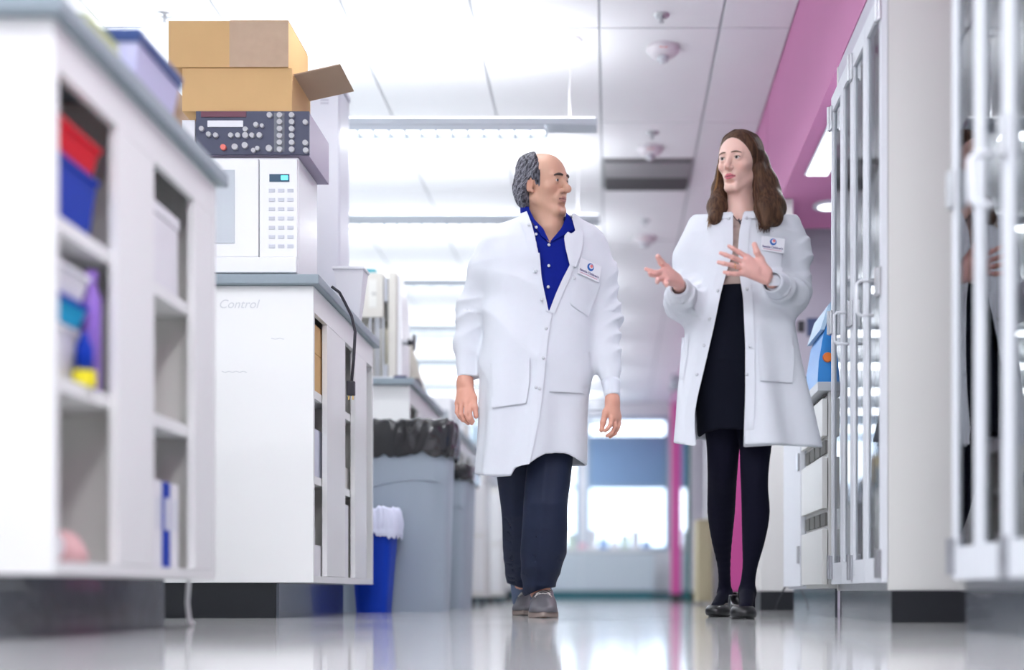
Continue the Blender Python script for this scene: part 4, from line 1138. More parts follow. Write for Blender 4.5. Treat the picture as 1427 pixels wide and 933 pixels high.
SKINM = attr_mat('skin', 0.46, sub=0.12, bump=0.06, bscale=500, noise=0.05, nscale=45)
SKINW = attr_mat('skin_fair', 0.42, sub=0.12, bump=0.03, bscale=500, noise=0.03, nscale=45)
EYEM = attr_mat('eyeball', 0.3, noise=0.0, spec=0.3)
def hair_mat(name, c1, c2, sc=(1, 1, 1), rough=0.42):
    m = mat(name, c1, rough, spec=0.2, bump=0.6, bscale=260, stretch=sc)
    nt = m.node_tree; b = nt.nodes['Principled BSDF']
    tc = nt.nodes.new('ShaderNodeTexCoord'); mp = nt.nodes.new('ShaderNodeMapping'); mp.inputs['Scale'].default_value = sc
    n = nt.nodes.new('ShaderNodeTexNoise'); n.inputs['Scale'].default_value = 130; n.inputs['Detail'].default_value = 4
    nt.links.new(tc.outputs['Object'], mp.inputs[0]); nt.links.new(mp.outputs[0], n.inputs['Vector'])
    r = nt.nodes.new('ShaderNodeValToRGB'); r.color_ramp.elements[0].position = 0.38; r.color_ramp.elements[1].position = 0.66
    r.color_ramp.elements[0].color = (*c1, 1); r.color_ramp.elements[1].color = (*c2, 1)
    nt.links.new(n.outputs['Fac'], r.inputs[0]); nt.links.new(r.outputs[0], b.inputs['Base Color'])
    return m
HAIRG = hair_mat('grey_hair', (0.022, 0.022, 0.030), (0.20, 0.20, 0.235), (1, 1, 0.35))
HAIRG2 = mat('grey_hair_light', (0.30, 0.30, 0.34), 0.45)
HAIRB = hair_mat('brown_hair', (0.050, 0.025, 0.016), (0.12, 0.062, 0.034), (1, 1, 0.12), 0.6)
HAIRB2 = attr_mat('brown_hair_strand', 0.6, spec=0.12, noise=0.15, nscale=80)

def badge(parent, c, w, h, rz, ry=0.0, tilt=0.0):
    """printed badge sewn on the chest: pale card, round emblem, name line"""
    M = Matrix.Rotation(rz, 4, 'Z') @ Matrix.Rotation(tilt, 4, 'Y')
    def loc(o): 
        o.data.transform(Matrix.Translation(Vector(c)-origin_of(parent)) @ M); return o
    def raw(name, mb, m, par):
        me = bpy.data.meshes.new(name); bmesh.ops.recalc_face_normals(mb.bm, faces=mb.bm.faces); mb.bm.to_mesh(me); mb.bm.free()
        return loc(link_mesh(name, me, m, par))
    card = raw('badge', MB().box(-w/2, w/2, -0.001, 0.0015, -h/2, h/2, 0.001), mat('badge_card', (0.80, 0.81, 0.86), 0.5), parent)
    r = h*0.23
    raw('emblem', MB().lathe((0, -0.0012, h*0.17), [(r, 0), (r, -0.0008)], 24, 'Y'), mat('emblem_blue', (0.01, 0.12, 0.45), 0.5), card)
    raw('emblem', MB().lathe((r*0.12, -0.0021, h*0.17+r*0.18), [(r*0.62, 0), (r*0.62, -0.0005)], 20, 'Y'), mat('emblem_white', (0.8, 0.78, 0.82), 0.5), card)
    raw('emblem', MB().lathe((r*0.2, -0.0027, h*0.17+r*0.3), [(r*0.42, 0), (r*0.42, -0.0005)], 20, 'Y'), mat('emblem_red', (0.8, 0.2, 0.2), 0.5), card)
    cu = bpy.data.curves.new('t', 'FONT'); cu.body = "Seattle Children's"; cu.size = w*0.125; cu.align_x = 'CENTER'; cu.extrude = 0.0002; cu.offset = 0.0002
    tmp = bpy.data.objects.new('tmp_text', cu); COL.objects.link(tmp); bpy.context.view_layer.update()
    me = bpy.data.meshes.new_from_object(tmp.evaluated_get(bpy.context.evaluated_depsgraph_get())); COL.objects.unlink(tmp); bpy.data.objects.remove(tmp); me.materials.clear()
    me.transform(Matrix.Translation((0, -0.0015, -h*0.27)) @ RX.to_4x4())
    loc(link_mesh('lettering', me, mat('print_purple', (0.08, 0.05, 0.2), 0.6), card))
    raw('printed_line', MB().box(-w*0.4, w*0.4, -0.0016, -0.0012, -h*0.38, -h*0.355), mat('print_red', (0.6, 0.15, 0.25), 0.6), card)

# ================================================================ the man
def build_man():
    Y0 = 4.62
    man = thing('person', 'balding grey-haired man in white lab coat over a royal blue shirt, walking', 'person', (P(755, 860, Y0)[0], 4.7, 0))
    H = HeadFrame(P(758, 257.5, 4.60), math.radians(57), 0.955, pitch=math.radians(-7), roll=math.radians(9))
    B = Field()
    build_head(B, H, True)
    # neck, jowl
    B.cone(H.w(0, -.034, -.055), P(764, 318, 4.635), .052, .062, .025)
    B.cone(H.w(0, .016, -.085), P(768, 318, 4.60), .030, .040, .03)
    # torso, hips
    B.ell(P(757, 400, 4.64), (.165, .10, .22), None, .05); B.ell(P(750, 510, 4.64), (.16, .105, .2), None, .06)
    B.cone(P(712, 345, 4.65), P(805, 348, 4.64), .045, .045, .05)
    # arms
    wl, wr_ = P(648.5, 524, 4.66), P(853.5, 552, 4.52)
    B.cone(P(700, 345, 4.65), P(660, 434, 4.70), .042, .032, .04); B.cone(P(660, 434, 4.70), wl, .032, .020, .02)
    B.cone(P(815, 348, 4.64), P(840, 440, 4.66), .042, .030, .04); B.cone(P(840, 440, 4.66), P(847, 500, 4.60), .030, .024, .02); B.cone(P(847, 500, 4.60), wr_, .024, .018, .02)
    # legs
    for ch in (((768, 590, 4.62, .07), (766, 641, 4.60, .055), (760, 737, 4.575, .045), (757, 775, 4.635, .042), (752, 819, 4.70, .035), (754, 842, 4.74, .030), (757, 853, 4.62, .022)),
               ((740, 590, 4.66, .065), (722, 664, 4.735, .050), (720, 720, 4.81, .042), (722, 771, 4.955, .040), (727, 812, 5.105, .034), (728, 838, 5.17, .030), (729, 849, 5.06, .022))):
        for a, b in zip(ch, ch[1:]): B.cone(P(*a[:3]), P(*b[:3]), a[3], b[3], .03)
    # hands
    q = lambda x, y, Y: P(x, y, Y)
    hand(B, q(648, 533, 4.655), [q(657, 559, 4.615), q(650, 561, 4.605), q(643, 562, 4.615), q(637.5, 562, 4.635)],
         [[q(654.5, 573, 4.585), q(656, 581, 4.578), q(659.5, 587, 4.585)], [q(649.5, 577, 4.575), q(653, 584.5, 4.575), q(657.5, 590, 4.59)],
          [q(642.5, 577, 4.59), q(647, 585, 4.59), q(652.5, 590, 4.605)], [q(637, 574, 4.615), q(640.5, 580.5, 4.612), q(645, 586, 4.62)]],
         [q(660.5, 554, 4.625), q(662, 568, 4.60), q(663.5, 580, 4.592)], elbow=P(650, 500, 4.675), wr=.027, rw=.027)
    hand(B, q(853.5, 560, 4.515), [q(852.5, 583, 4.475), q(857, 584, 4.490), q(860.5, 583, 4.510), q(862, 580, 4.530)],
         [[q(850.5, 592, 4.455), q(847, 597, 4.450), q(843.5, 600, 4.455)], [q(857, 595, 4.472), q(852.5, 603, 4.462), q(846, 607, 4.464)],
          [q(861, 595, 4.495), q(857, 603.5, 4.485), q(850, 608.5, 4.48)], [q(862.5, 590, 4.520), q(860, 598, 4.515), q(855, 604, 4.505)]],
         [q(844, 574, 4.485), q(840.5, 588, 4.465), q(838, 599, 4.46)], elbow=P(850, 530, 4.555), wr=.0235)
    r1 = 0.0024
    sx = [(-.64, -.50, r1), (-.50, -.42, .008), (-.42, -.10, r1), (-.10, -.045, .008), (-.045, .06, r1)]
    sy = [(4.30, 4.43, .006), (4.43, 4.74, .0028), (4.74, 5.26, .009)]
    sz = [(-.005, .62, .009), (.62, .96, r1), (.96, 1.42, .008), (1.42, 1.80, .0023)]
    body = sdf_mesh('body', B, sx, sy, sz, SKINM, man, skin_color(H, (0.66, 0.385, 0.275), (0.48, 0.22, 0.18), True), smooth_it=1)
    eyes(H, body, (0.03, 0.015, 0.01), (0.0, 0.0))
    brows(H, body, mat('dark_brow', (0.06, 0.04, 0.035), 0.7), B, 0.0046)
    # hair: a full shell around sides and back, bald on top
    Hf = Field()
    Hf.ell(H.w(0, -.022, .034), np.array((.087, .106, .093))*H.sc, H.M, .01)
    Hf.ell(H.w(0, -.066, -.028), np.array((.074, .056, .072))*H.sc, H.M, .03)
    for s in (-1, 1): Hf.ell(H.w(s*.058, -.046, -.03), np.array((.030, .038, .062))*H.sc, H.M, .025)
    def trim(p):
        l = H.loc(p); x, y, z = np.abs(l[:, 0]), l[:, 1], l[:, 2]
        front = y+.004*noise3(p, 90, 0)-(0.006+0.034*np.clip((0.095-z)/0.06, 0, 1)-0.020*np.clip((-0.004-z)/.02, 0, 1)-0.05*np.clip((.05-x)/.04, 0, 1)*np.clip((z-.03)/.05, 0, 1))
        top = (z-0.128)
        ear = 0.019-np.sqrt((y+.004)**2+((z+.014)*0.75)**2)
        low = -z-0.118
        beard = y+0.030+0*z
        lowfront = np.where(z < -.02, beard, -1)
        return np.maximum.reduce([front, top, ear, low, lowfront])
    Hf.add((trim, H.c, .3), .016, 'i')
    def wav(p):
        l = H.loc(p)
        ang = np.arctan2(l[:, 0], -l[:, 1])
        fl = np.sin(ang*34+noise3(p, 40, 2)*2.2+l[:, 2]*55)+0.6*np.sin(ang*71+noise3(p, 70, 3)*2)
        return -0.0022*fl-0.0045*noise3(p, 55, 1)
    Hf.add((wav, H.c, .3), 0, 'd')
    hair = sdf_mesh('hair', Hf, [(-.42, -.13, .0028)], [(4.42, 4.78, .0028)], [(1.44, 1.80, .0028)], HAIRG, man, smooth_it=1)
    rnd = random.Random(3); sb = MB(); n = 0
    while n < 170:
        sgn = rnd.choice((-1, -1, -1, 1)); a0 = rnd.uniform(0.2, 2.3); z = rnd.uniform(-.06, .10)
        pts = []; ok = True; drift = rnd.uniform(-.5, .7)
        for t in np.linspace(0, 1, 7):
            a = a0-t*(0.45+drift*.3); zz = z-t*rnd.uniform(.045, .052)
            d = A3(sgn*math.sin(a), -math.cos(a), 0)
            Q = np.array([H.w(d[0]*r, -.02+d[1]*r, zz) for r in np.linspace(.15, .03, 60)])
            dd = Hf(Q)
            if not (dd <= 0).any(): ok = False; break
            i = np.argmax(dd <= 0)
            pts.append(tuple(Q[i]))
        if ok:
            sb.tube(pts, [.0006, .0013, .0016, .0017, .0015, .0012, .0005], 5); n += 1
        else: n += 0.2
    sb.build('hair_strands', HAIRG2, hair, smooth=True, kind='stuff')

    # --- shirt
    S = Field()
    S.add(loft([(312, 728, 806, 4.63, .085), (322, 705, 822, 4.63, .095), (345, 690, 828, 4.63, .105), (400, 690, 826, 4.63, .125), (470, 695, 822, 4.63, .130)], 2.2), .02)
    S.cone(P(762, 330, 4.63), H.w(0, -.025, -.095), .082, .070, .03)
    Sin = lambda p: S(p)+0.008
    S2 = Field(); S2.add((S, P(760, 380, 4.63), .42), 0)
    def collar_cut(p):
        top = H.w(0, 0, -.092)[2]; fwd = p[:, 1]-4.60
        return p[:, 2]-(top+np.clip((p[:, 1]-4.58)*0.5, -.05, .03))
    S2.add((collar_cut, P(760, 300, 4.63), .35), .002, 'i')
    S2.add((lambda p: -Sin(p), P(760, 380, 4.63), .42), .002, 'i')
    vneck = [(736, 280), (742, 311), (752, 324), (766, 338), (781, 321), (789, 300), (788, 280)]
    S2.add((wedge(vneck, 4.63, 4.5), P(765, 310, 4.55), .25), .003, 's')
    shirt = sdf_mesh('shirt', S2, [(-.50, .02, .0045)], [(4.42, 4.80, .0045)], [(1.00, 1.56, .0045)], SHIRT, man, smooth_it=1)
    patch('shirt_collar', S, [(734, 292, 737, 290), (738, 303, 745, 306), (744, 313, 757, 318), (755, 329, 766, 337)], SHIRT, shirt, 4.35, 4.75, .008, .004)
    patch('shirt_collar', S, [(789, 296, 796, 303), (788, 306, 802, 318), (782, 318, 795, 322), (766, 337, 773, 334)], SHIRT, shirt, 4.35, 4.75, .008, .004)
    patch('shirt_placket', S, [(760, 340, 772, 340), (759, 380, 771, 380), (759, 435, 771, 435)], SHIRT, shirt, 4.35, 4.75, .003, .003)
    for x, y in ((765, 341), (764.8, 370), (764, 399.5), (747.5, 316.5), (747, 326)): disc_on('button', S, x, y, .0055, STITCH, shirt, 4.35, 4.75, .009)

    # --- lab coat
    def folds(p, dx, dy):
        th = np.arctan2(dx, -dy); z = p[:, 2]
        low = np.clip((1.05-z)/.35, 0, 1)
        v = 0.010*low*np.sin(th*7+noise3(p, 3.2, 4)*1.8)
        diag = 0.0075*(1-np.abs(np.sin((z*15+p[:, 0]*9)+noise3(p, 7, 2)*1.5)))*np.clip((z-.85)/.1, 0, 1)*np.clip((1.32-z)/.1, 0, 1)
        return -v-diag-.004*noise3(p, 13, 3)
    K = Field()
    K.add(loft([(300, 727, 803, 4.64, .085), (308, 716, 812, 4.64, .10), (318, 694, 826, 4.64, .115), (340, 678, 840, 4.64, .125), (370, 673, 842, 4.64, .135), (420, 676, 836, 4.64, .145),
                (480, 674, 828, 4.63, .150), (550, 671, 824, 4.62, .160), (600, 668, 821, 4.62, .170), (668, 664, 818, 4.62, .190)], 2.25, folds), .02)
    K.add(sleeve([P(697, 343, 4.65), P(678, 378, 4.665), P(659, 435, 4.70), P(651, 480, 4.69), P(649.5, 524, 4.662)], [.068, .068, .063, .050, .033], .011, .07, 1), .05)
    K.add(sleeve([P(818, 345, 4.64), P(834, 382, 4.65), P(841, 440, 4.66), P(847, 500, 4.60), P(853.5, 551, 4.525)], [.066, .066, .062, .047, .028], .011, .07, 2), .05)
    Kin = lambda p: K(p)+0.010
    K2 = Field(); K2.add((K, P(750, 480, 4.63), .75), 0)
    hx = np.array([660, 692, 712, 718, 722, 738, 750, 760, 775, 790, 800, 817, 830]); hy = np.array([660, 664, 663, 652, 650, 645, 637, 632, 631, 632, 637, 648, 650])
    def hem(p):
        x, y = px_of(p)
        front = np.interp(x, hx, hy); back = np.interp(x, [660, 760, 830], [660, 652, 648])
        tgt = np.where(p[:, 1] < 4.66, front, back)
        on_sleeve = (x < 668) & (y < 600) | (x > 826)
        return np.where(on_sleeve, -1, (y-tgt)*4.6/FPX)
    K2.add((hem, P(745, 640, 4.63), .5), .002, 'i')
    for c, ax in ((P(649.3, 527, 4.660), P(651, 480, 4.69)), (P(853.8, 554, 4.522), P(847, 500, 4.60))):
        d = ax-c; d /= np.linalg.norm(d)
        K2.add((lambda p, c=c, d=d: np.where(((p-c)**2).sum(1) < .07**2, -(p-c)@d, -1), c, .06), .001, 'i')
    K2.add((lambda p: -Kin(p), P(750, 480, 4.63), .75), .002, 'i')
    V = [(733, 280), (735, 296), (741, 311), (746, 329.5), (752, 360), (754.5, 389), (759, 410), (764.5, 435), (775, 408), (784, 388), (794, 369), (789, 346), (786, 329), (791, 322), (801, 328), (802, 320), (797, 302), (795, 280)]
    K2.add((wedge(V, 4.63, 4.5), P(765, 350, 4.55), .35), .002, 's')
    K2.add((lambda p: p[:, 2]-(CAMH+(CY-297)*4.6/FPX+np.clip((p[:, 1]-4.6)*.35, -.02, .04)), P(765, 300, 4.63), .25), .002, 'i')
    coat = sdf_mesh('lab_coat', K2, [(-.64, .08, .0045)], [(4.40, 4.86, .0048)], [(.48, 1.58, .0048)], COAT, man, smooth_it=1)
    yr = (4.3, 4.8)
    pk = dict(m=COAT, parent=coat, y0=4.3, y1=4.8)
    patch('placket', K, [(754, 436, 769, 436), (752, 470, 764, 470), (750, 500, 761, 500), (744, 540, 757, 540), (735, 580, 752, 580), (726, 615, 745, 615), (717, 650, 738, 646)], off=.007, th=.006, nv=30, **pk)
    patch('lapel', K, [(726, 297, 734, 294), (724, 308, 741, 312), (729, 318, 745, 328), (737, 345, 750, 352), (744, 375, 753, 378)], off=.006, th=.004, **pk)
    patch('lapel', K, [(797, 303, 806, 306), (802, 322, 813, 326), (786, 330, 812, 345), (788, 345, 808, 358), (794, 369, 803, 372)], off=.009, th=.005, nv=18, **pk)
    patch('lapel', K, [(794, 369, 800, 372), (784, 388, 792, 392), (775, 408, 783, 412), (765, 434, 773, 437)], off=.005, th=.004, **pk)
    patch('lapel', K, [(746, 352, 752, 352), (750, 385, 754.5, 385), (754, 408, 759, 408), (760, 432, 765, 435)], off=.004, th=.004, **pk)
    patch('pocket', K, [(683, 506, 738, 498), (684, 540, 738, 530), (686, 568, 733, 561)], off=.009, th=.006, nu=14, **pk)
    patch('pocket', K, [(765, 496, 822, 490), (764, 520, 823, 520), (766, 545, 822, 548)], off=.009, th=.006, nu=14, **pk)
    patch('pocket', K, [(799, 380, 838, 392), (797, 405, 830, 415), (795, 424, 820, 441)], off=.005, th=.003, **pk)
    for x, y in ((746, 377), (755, 417), (761, 457), (757, 498), (747, 539), (752, 541), (800.5, 387), (737, 313)): disc_on('button', K, x, y, .0058, STITCH, coat, 4.3, 4.8, .010)
    for wp, ax, r in ((P(649.3, 526, 4.661), P(650.5, 504, 4.678), .0345), (P(853.8, 553, 4.523), P(851.2, 532, 4.553), .0300)):
        a, b = Vector(wp), Vector(ax)
        ma = MB(); pts = [a.lerp(b, t) for t in np.linspace(0, 1, 6)]
        ma.tube([tuple(p_) for p_ in pts], [r*.94, r*1.0, r*1.04, r*1.08, r*1.14, r*1.2], 28)
        for f in [f for f in ma.bm.faces if len(f.verts) > 10]: ma.bm.faces.remove(f)
        o = ma.build('cuff', COATB, coat, smooth=True); o.modifiers.new('s', 'SOLIDIFY').thickness = .003
    Yb = find_surface(K, [822], [376], 4.3, 4.8)[0]-.009
    badge(coat, P(822, 376, Yb), .095, .062, math.radians(34), tilt=math.radians(13))

    # --- trousers
    def leg(rows, seed):
        def ex(p, dx, dy):
            z = p[:, 2]; th = np.arctan2(dx, -dy)
            br = np.clip((.30-z)/.2, 0, 1)
            return -.006*br*(1-np.abs(np.sin(z*48+noise3(p, 12, seed)*2.0)))-.005*np.sin(th*2.5+noise3(p, 5, seed)*1.5)-.003*noise3(p, 16, seed+1)-.005*np.exp(-(np.abs(dx+.01)/.014)**2)*(dy < 0)
        return loft(rows, 2.1, ex)
    T = Field()
    T.add(loft([(545, 682, 812, 4.64, .12), (600, 690, 806, 4.64, .12), (630, 696, 802, 4.64, .11)], 2.2), .03)
    T.add(leg([(600, 728, 802, 4.60, .085), (641, 736, 797, 4.59, .085), (703, 731, 791, 4.57, .082), (737, 729, 790, 4.59, .08), (771, 727, 788, 4.63, .078), (800, 728, 779, 4.67, .078), (819, 730, 773, 4.70, .080), (831, 731, 773, 4.71, .080)], 1), .02)
    T.add(leg([(600, 692, 755, 4.68, .085), (664, 695, 748, 4.73, .08), (720, 700, 742, 4.80, .075), (771, 704, 740, 4.95, .072), (812, 708, 744, 5.10, .072), (820, 709, 744, 5.13, .072)], 2), .02)
    def themcut(p):
        x, y = px_of(p)
        fr = np.interp(x, [725, 731, 745, 760, 775], [829, 831, 824, 819, 818])
        return np.where(p[:, 1] < 4.87, (y-fr)*4.6/FPX, (y-np.interp(x, [700, 709, 726], [810, 813, 819]))*5.1/FPX)
    T.add((themcut, P(735, 815, 4.8), .5), .002, 'i')
    T2 = Field(); T2.add((T, P(740, 700, 4.75), .8), 0); T2.add((lambda p: -(T(p)+.010), P(740, 830, 4.8), .30), .002, 'i')
    sdf_mesh('trousers', T2, [(-.50, -.08, .0055)], [(4.46, 5.24, .0065)], [(.05, .86, .0055)], NAVYT, man, smooth_it=1)
    MB().tube([tuple(P(727, 800, 5.09)), tuple(P(727.5, 822, 5.13)), tuple(P(728, 838, 5.165))], [.050, .046, .042], 20).build('sock', mat('blue_grey_sock', (0.12, 0.16, 0.26), 0.9, bump=.3), man, smooth=True)
    MB().tube([tuple(P(752, 806, 4.69)), tuple(P(753, 822, 4.715)), tuple(P(754, 840, 4.735))], [.046, .043, .038], 20).build('sock', mat('blue_grey_sock', (0, 0, 0)), man, smooth=True)
    # --- shoes
    def shoe(px, Yt, Yh, wpx, heel=0.0, ang=0.0):
        s = wpx*Yt/FPX/2; cx_ = (px-CX)*Yt/FPX
        R = np.array(Matrix.Rotation(ang, 3, 'Z')); piv = A3(cx_, Yt, 0)
        tr = lambda x, y, z: piv+R@A3(x, y, z+heel*max(0, y)/.28)
        sh = thing_part = Field()
        sh.ell(tr(0, .120, .036), (s*.90, .085, .052), R.T, .02); sh.cone(tr(0, .14, .050), tr(0, .235, .055), s*.70, .037, .03)
        sh.cone(tr(0, .235, .055), tr(0, .245, .085), .036, .036, .02); sh.cone(tr(0, .165, .070), tr(0, .20, .090), .033, .036, .03)
        sh.ell(tr(0, .062, .024), (s*.98, .062, .036), R.T, .02)
        sh.add((lambda p: .020-((p-piv)@R)[:, 2]+heel*np.clip(((p-piv)@R)[:, 1], 0, 1)/.28, tr(0, .13, .04), .25), .003, 'i')
        sh.add((lambda p: ((p-piv)@R)[:, 2]-.108-heel, tr(0, .2, .1), .2), .004, 'i')
        b0 = piv
        o = sdf_mesh('shoe', sh, [(cx_-.10, cx_+.10, .0035)], [(Yt-.02, Yt+.32, .005)], [(0, .16, .0035)], SHOEG, man, smooth_it=1)
        so = []
        for z in (0.001, 0.004, 0.019, 0.0225):
            ring = []
            for k in range(40):
                a = 2*math.pi*k/40; y = .142-.140*math.cos(a)*1.0
                wd = np.interp(y, [0, .02, .06, .10, .18, .25, .285], [0.1, .62, 1.0, 1.0, .74, .78, .1])*s*1.03
                x = wd*(1 if math.sin(a) >= 0 else -1)*abs(math.sin(a))**.35
                off = .003 if z in (0.004, 0.019) else 0
                t_ = tr(x*(1+off*6), y-off*0.5, z+(.004*max(0, .03-y)/.03 if z < .01 else 0)); ring.append(tuple(t_))
            so.append(ring)
        rings_mesh('sole', so, SOLE, o, cap0=True, cap1=True).modifiers.new('e', 'EDGE_SPLIT').split_angle = .7
        for k in range(4):
            y = .105+.024*k; z = .082+.0065*k
            pts = [tr(s*.62*math.sin(t), y, z+.010*math.cos(t)) for t in np.linspace(-1, 1, 7)]
            Q = []
            for p_ in pts:
                zs = np.linspace(.16, .03, 60); d = sh(np.array([(p_[0], p_[1], z_) for z_ in zs])); i = np.argmax(d <= 0)
                Q.append((p_[0], p_[1], zs[i]+.001))
            MB().tube(Q, .0028, 6).build('lace', LACE, o, smooth=True)
        for sg in (-1, 1):
            Q = [tr(sg*.004, .10, .088), tr(sg*.02, .088, .092), tr(sg*.032, .085, .078), tr(sg*.022, .092, .072), tr(sg*.004, .10, .084)]
            MB().tube([tuple(v) for v in Q], .0025, 6).build('lace', LACE, o, smooth=True)
    shoe(757, 4.52, 4.8, 42, ang=math.radians(3))
    shoe(729, 4.97, 5.2, 38, ang=math.radians(-4))
    return man
build_man()

# ================================================================ the woman
def build_woman():
    Yw = 4.38
    wm = thing('person', 'woman with long brown hair in an open white lab coat over black skirt, gesturing', 'person', (P(1025, 860, Yw)[0], 4.45, 0))
    H = HeadFrame(P(1030.5, 227, 4.37), math.radians(-32), 0.895, pitch=math.radians(-11), roll=math.radians(-4))
    B = Field()
    build_head(B, H, False)
    B.cone(H.w(0, -.028, -.06), P(1032, 300, 4.41), .048, .050, .03)
    B.cone(H.w(0, .02, -.10), P(1031, 300, 4.385), .028, .032, .03)
    B.ell(P(1032, 350, 4.42), (.145, .080, .16), None, .04); B.ell(P(1028, 430, 4.42), (.11, .085, .15), None, .06); B.ell(P(1026, 510, 4.42), (.145, .10, .13), None, .06)
    B.cone(P(995, 322, 4.43), P(1077, 320, 4.43), .034, .034, .05)
    eL, wL = P(955, 424, 4.44), P(946, 396, 4.18)
    eR, wR = P(1104, 416, 4.42), P(1076, 393, 4.19)
    B.cone(P(984, 326, 4.43), eL, .034, .030, .04); B.cone(eL, wL, .030, .022, .02)
    B.cone(P(1090, 322, 4.43), eR, .034, .030, .04); B.cone(eR, wR, .030, .022, .02)
    legs = [[(1009, 560, 4.42, .085), (1008, 610, 4.44, .062), (1007, 650, 4.47, .054), (1006, 680, 4.54, .052), (1005, 715, 4.61, .050), (1006, 752, 4.67, .038), (1009, 790, 4.74, .024), (1010, 822, 4.80, .024)],
            [(1052, 560, 4.42, .085), (1053, 610, 4.39, .060), (1051.5, 650, 4.36, .050), (1051.5, 680, 4.37, .047), (1053, 715, 4.40, .049), (1050, 752, 4.42, .040), (1045, 790, 4.44, .026), (1041, 820, 4.46, .026)]]
    def dense(Lg, n=26):
        c = [np.array(v, float) for v in Lg]; c = [2*c[0]-c[1]]+c+[2*c[-1]-c[-2]]; out = []; m = len(c)-3
        for i in range(n):
            u = i/(n-1)*m; j = min(int(u), m-1); t = u-j; a, b, d, e = c[j:j+4]
            out.append(.5*((2*b)+(-a+d)*t+(2*a-5*b+4*d-e)*t*t+(-a+3*b-3*d+e)*t**3))
        return out
    legs = [dense(Lg) for Lg in legs]
    for Lg in legs:
        for a, b in zip(Lg, Lg[1:]): B.cone(P(*a[:3]), P(*b[:3]), a[3]-.006, b[3]-.006, .006)
    B.cone(P(1010, 826, 4.80), P(998, 846, 4.68), .024, .020, .02); B.cone(P(1041, 825, 4.46), P(1039, 848, 4.29), .026, .022, .02)
    q = P
    # open palm, pointing to the left
    hand(B, q(944, 391, 4.155), [q(924, 377.5, 4.10), q(921.5, 382, 4.09), q(923.5, 388, 4.085), q(930, 391.5, 4.09)],
         [[q(914, 379.5, 4.06), q(906.5, 377.5, 4.045), q(900, 374.5, 4.04)], [q(911, 383, 4.045), q(907, 382.5, 4.03), q(905, 380, 4.02)],
          [q(916.5, 389.5, 4.03), q(916, 392.5, 4.01), q(917.5, 389, 3.995)], [q(927.5, 394.5, 4.045), q(929, 397, 4.025), q(930.5, 394.5, 4.015)]],
         [q(929, 373, 4.115), q(921.5, 365.5, 4.09), q(916.8, 357.5, 4.075)], rw=.021, rp=.0125, rf=(.0088, .0078, .0070, .0062))
    # hand before the chest, fingers spread
    hand(B, q(1068.5, 384.5, 4.15), [q(1042, 358.5, 4.13), q(1036.5, 365, 4.122), q(1034.5, 373, 4.122), q(1037, 380.5, 4.13)],
         [[q(1029, 350.5, 4.115), q(1021.5, 346, 4.11), q(1015.8, 342.8, 4.11)], [q(1020.5, 358.3, 4.10), q(1011, 354.8, 4.095), q(1004, 352.2, 4.095)],
          [q(1018.5, 369, 4.10), q(1008.5, 367, 4.092), q(1001, 365.2, 4.092)], [q(1024, 381.5, 4.11), q(1015, 380.5, 4.105), q(1009.5, 379, 4.105)]],
         [q(1060, 361, 4.14), q(1054.5, 350.5, 4.125), q(1051.3, 340.5, 4.12)], rw=.021, rp=.0125, rf=(.0088, .0079, .0071, .0062))
    r1 = .0023
    sx = [(.10, .26, r1), (.26, .34, .007), (.34, .60, r1), (.60, .72, .007)]
    sy = [(3.96, 4.17, r1), (4.17, 4.26, .005), (4.26, 4.52, r1), (4.52, 4.90, .008)]
    sz = [(-.005, 1.12, .008), (1.12, 1.32, .0022), (1.32, 1.44, .006), (1.44, 1.79, .0022)]
    body = sdf_mesh('body', B, sx, sy, sz, SKINW, wm, skin_color(H, (0.80, 0.52, 0.44), (0.62, 0.17, 0.21), False), smooth_it=1)
    eyes(H, body, (0.03, 0.022, 0.015), (-.08, .05))
    brows(H, body, mat('brown_brow', (0.16, 0.09, 0.06), 0.7), B, .0024)
    p0, p1 = P(1025.5, 370.5, 4.105), P(1023.6, 370, 4.104)
    MB().tube([tuple(P(1024.6, 370.6, 4.105)+.0092*(A3(0.16, 0, -.98)*math.cos(a)+A3(.1, .99, 0)*math.sin(a))) for a in np.linspace(0, 6.283, 20)[:-1]], .0014, 6, closed=True).build('ring', mat('gold', (.8, .5, .2), .25, 1.0), body, smooth=True)

    # lashes
    for s in (-1, 1):
        pts = [H.w(s*(.031+.0138*math.cos(a)), .0930-.0075*abs(math.cos(a))**2, .0098+.0058*math.sin(a)) for a in np.linspace(.15, 2.99, 9)]
        MB().tube([tuple(v) for v in pts], .0009, 5).build('eyelashes', mat('lash', (.03, .02, .02), .6), body, smooth=True)
    # --- hair
    def curt(pts, k=.02):
        for a, b in zip(pts, pts[1:]): Hf.cone(P(*a[:3]), P(*b[:3]), a[3], b[3], k)
    Hf = Field()
    Hf.ell(H.w(0, -.018, .036), np.array((.084, .106, .092))*H.sc, H.M, .01)
    Hf.ell(H.w(0, -.05, -.04), np.array((.078, .066, .09))*H.sc, H.M, .03)
    face = (H.w(0, .125, -.020), np.array((.066, .105, .104))*H.sc)
    Hf.ell(face[0], face[1], H.M, .016, 's')
    # right-hand curtain (viewer), in front of shoulder
    curt([(1057.5, 214, 4.37, .016), (1058, 236, 4.35, .016), (1060, 262, 4.34, .02)], .02)
    curt([(1062, 225, 4.40, .024), (1069, 255, 4.39, .034), (1074, 285, 4.36, .042), (1076, 302, 4.33, .040)], .03)
    curt([(1060, 255, 4.36, .020), (1063, 290, 4.31, .026), (1067, 312, 4.29, .020)], .03)
    curt([(1078, 270, 4.42, .03), (1083, 292, 4.38, .03)], .03)
    # left-hand curtain
    curt([(1003.5, 232, 4.43, .013), (1001, 262, 4.42, .022), (998.5, 288, 4.37, .032), (996.5, 304, 4.33, .024)], .02)
    curt([(1012, 275, 4.42, .020), (1010, 295, 4.40, .025)], .02)
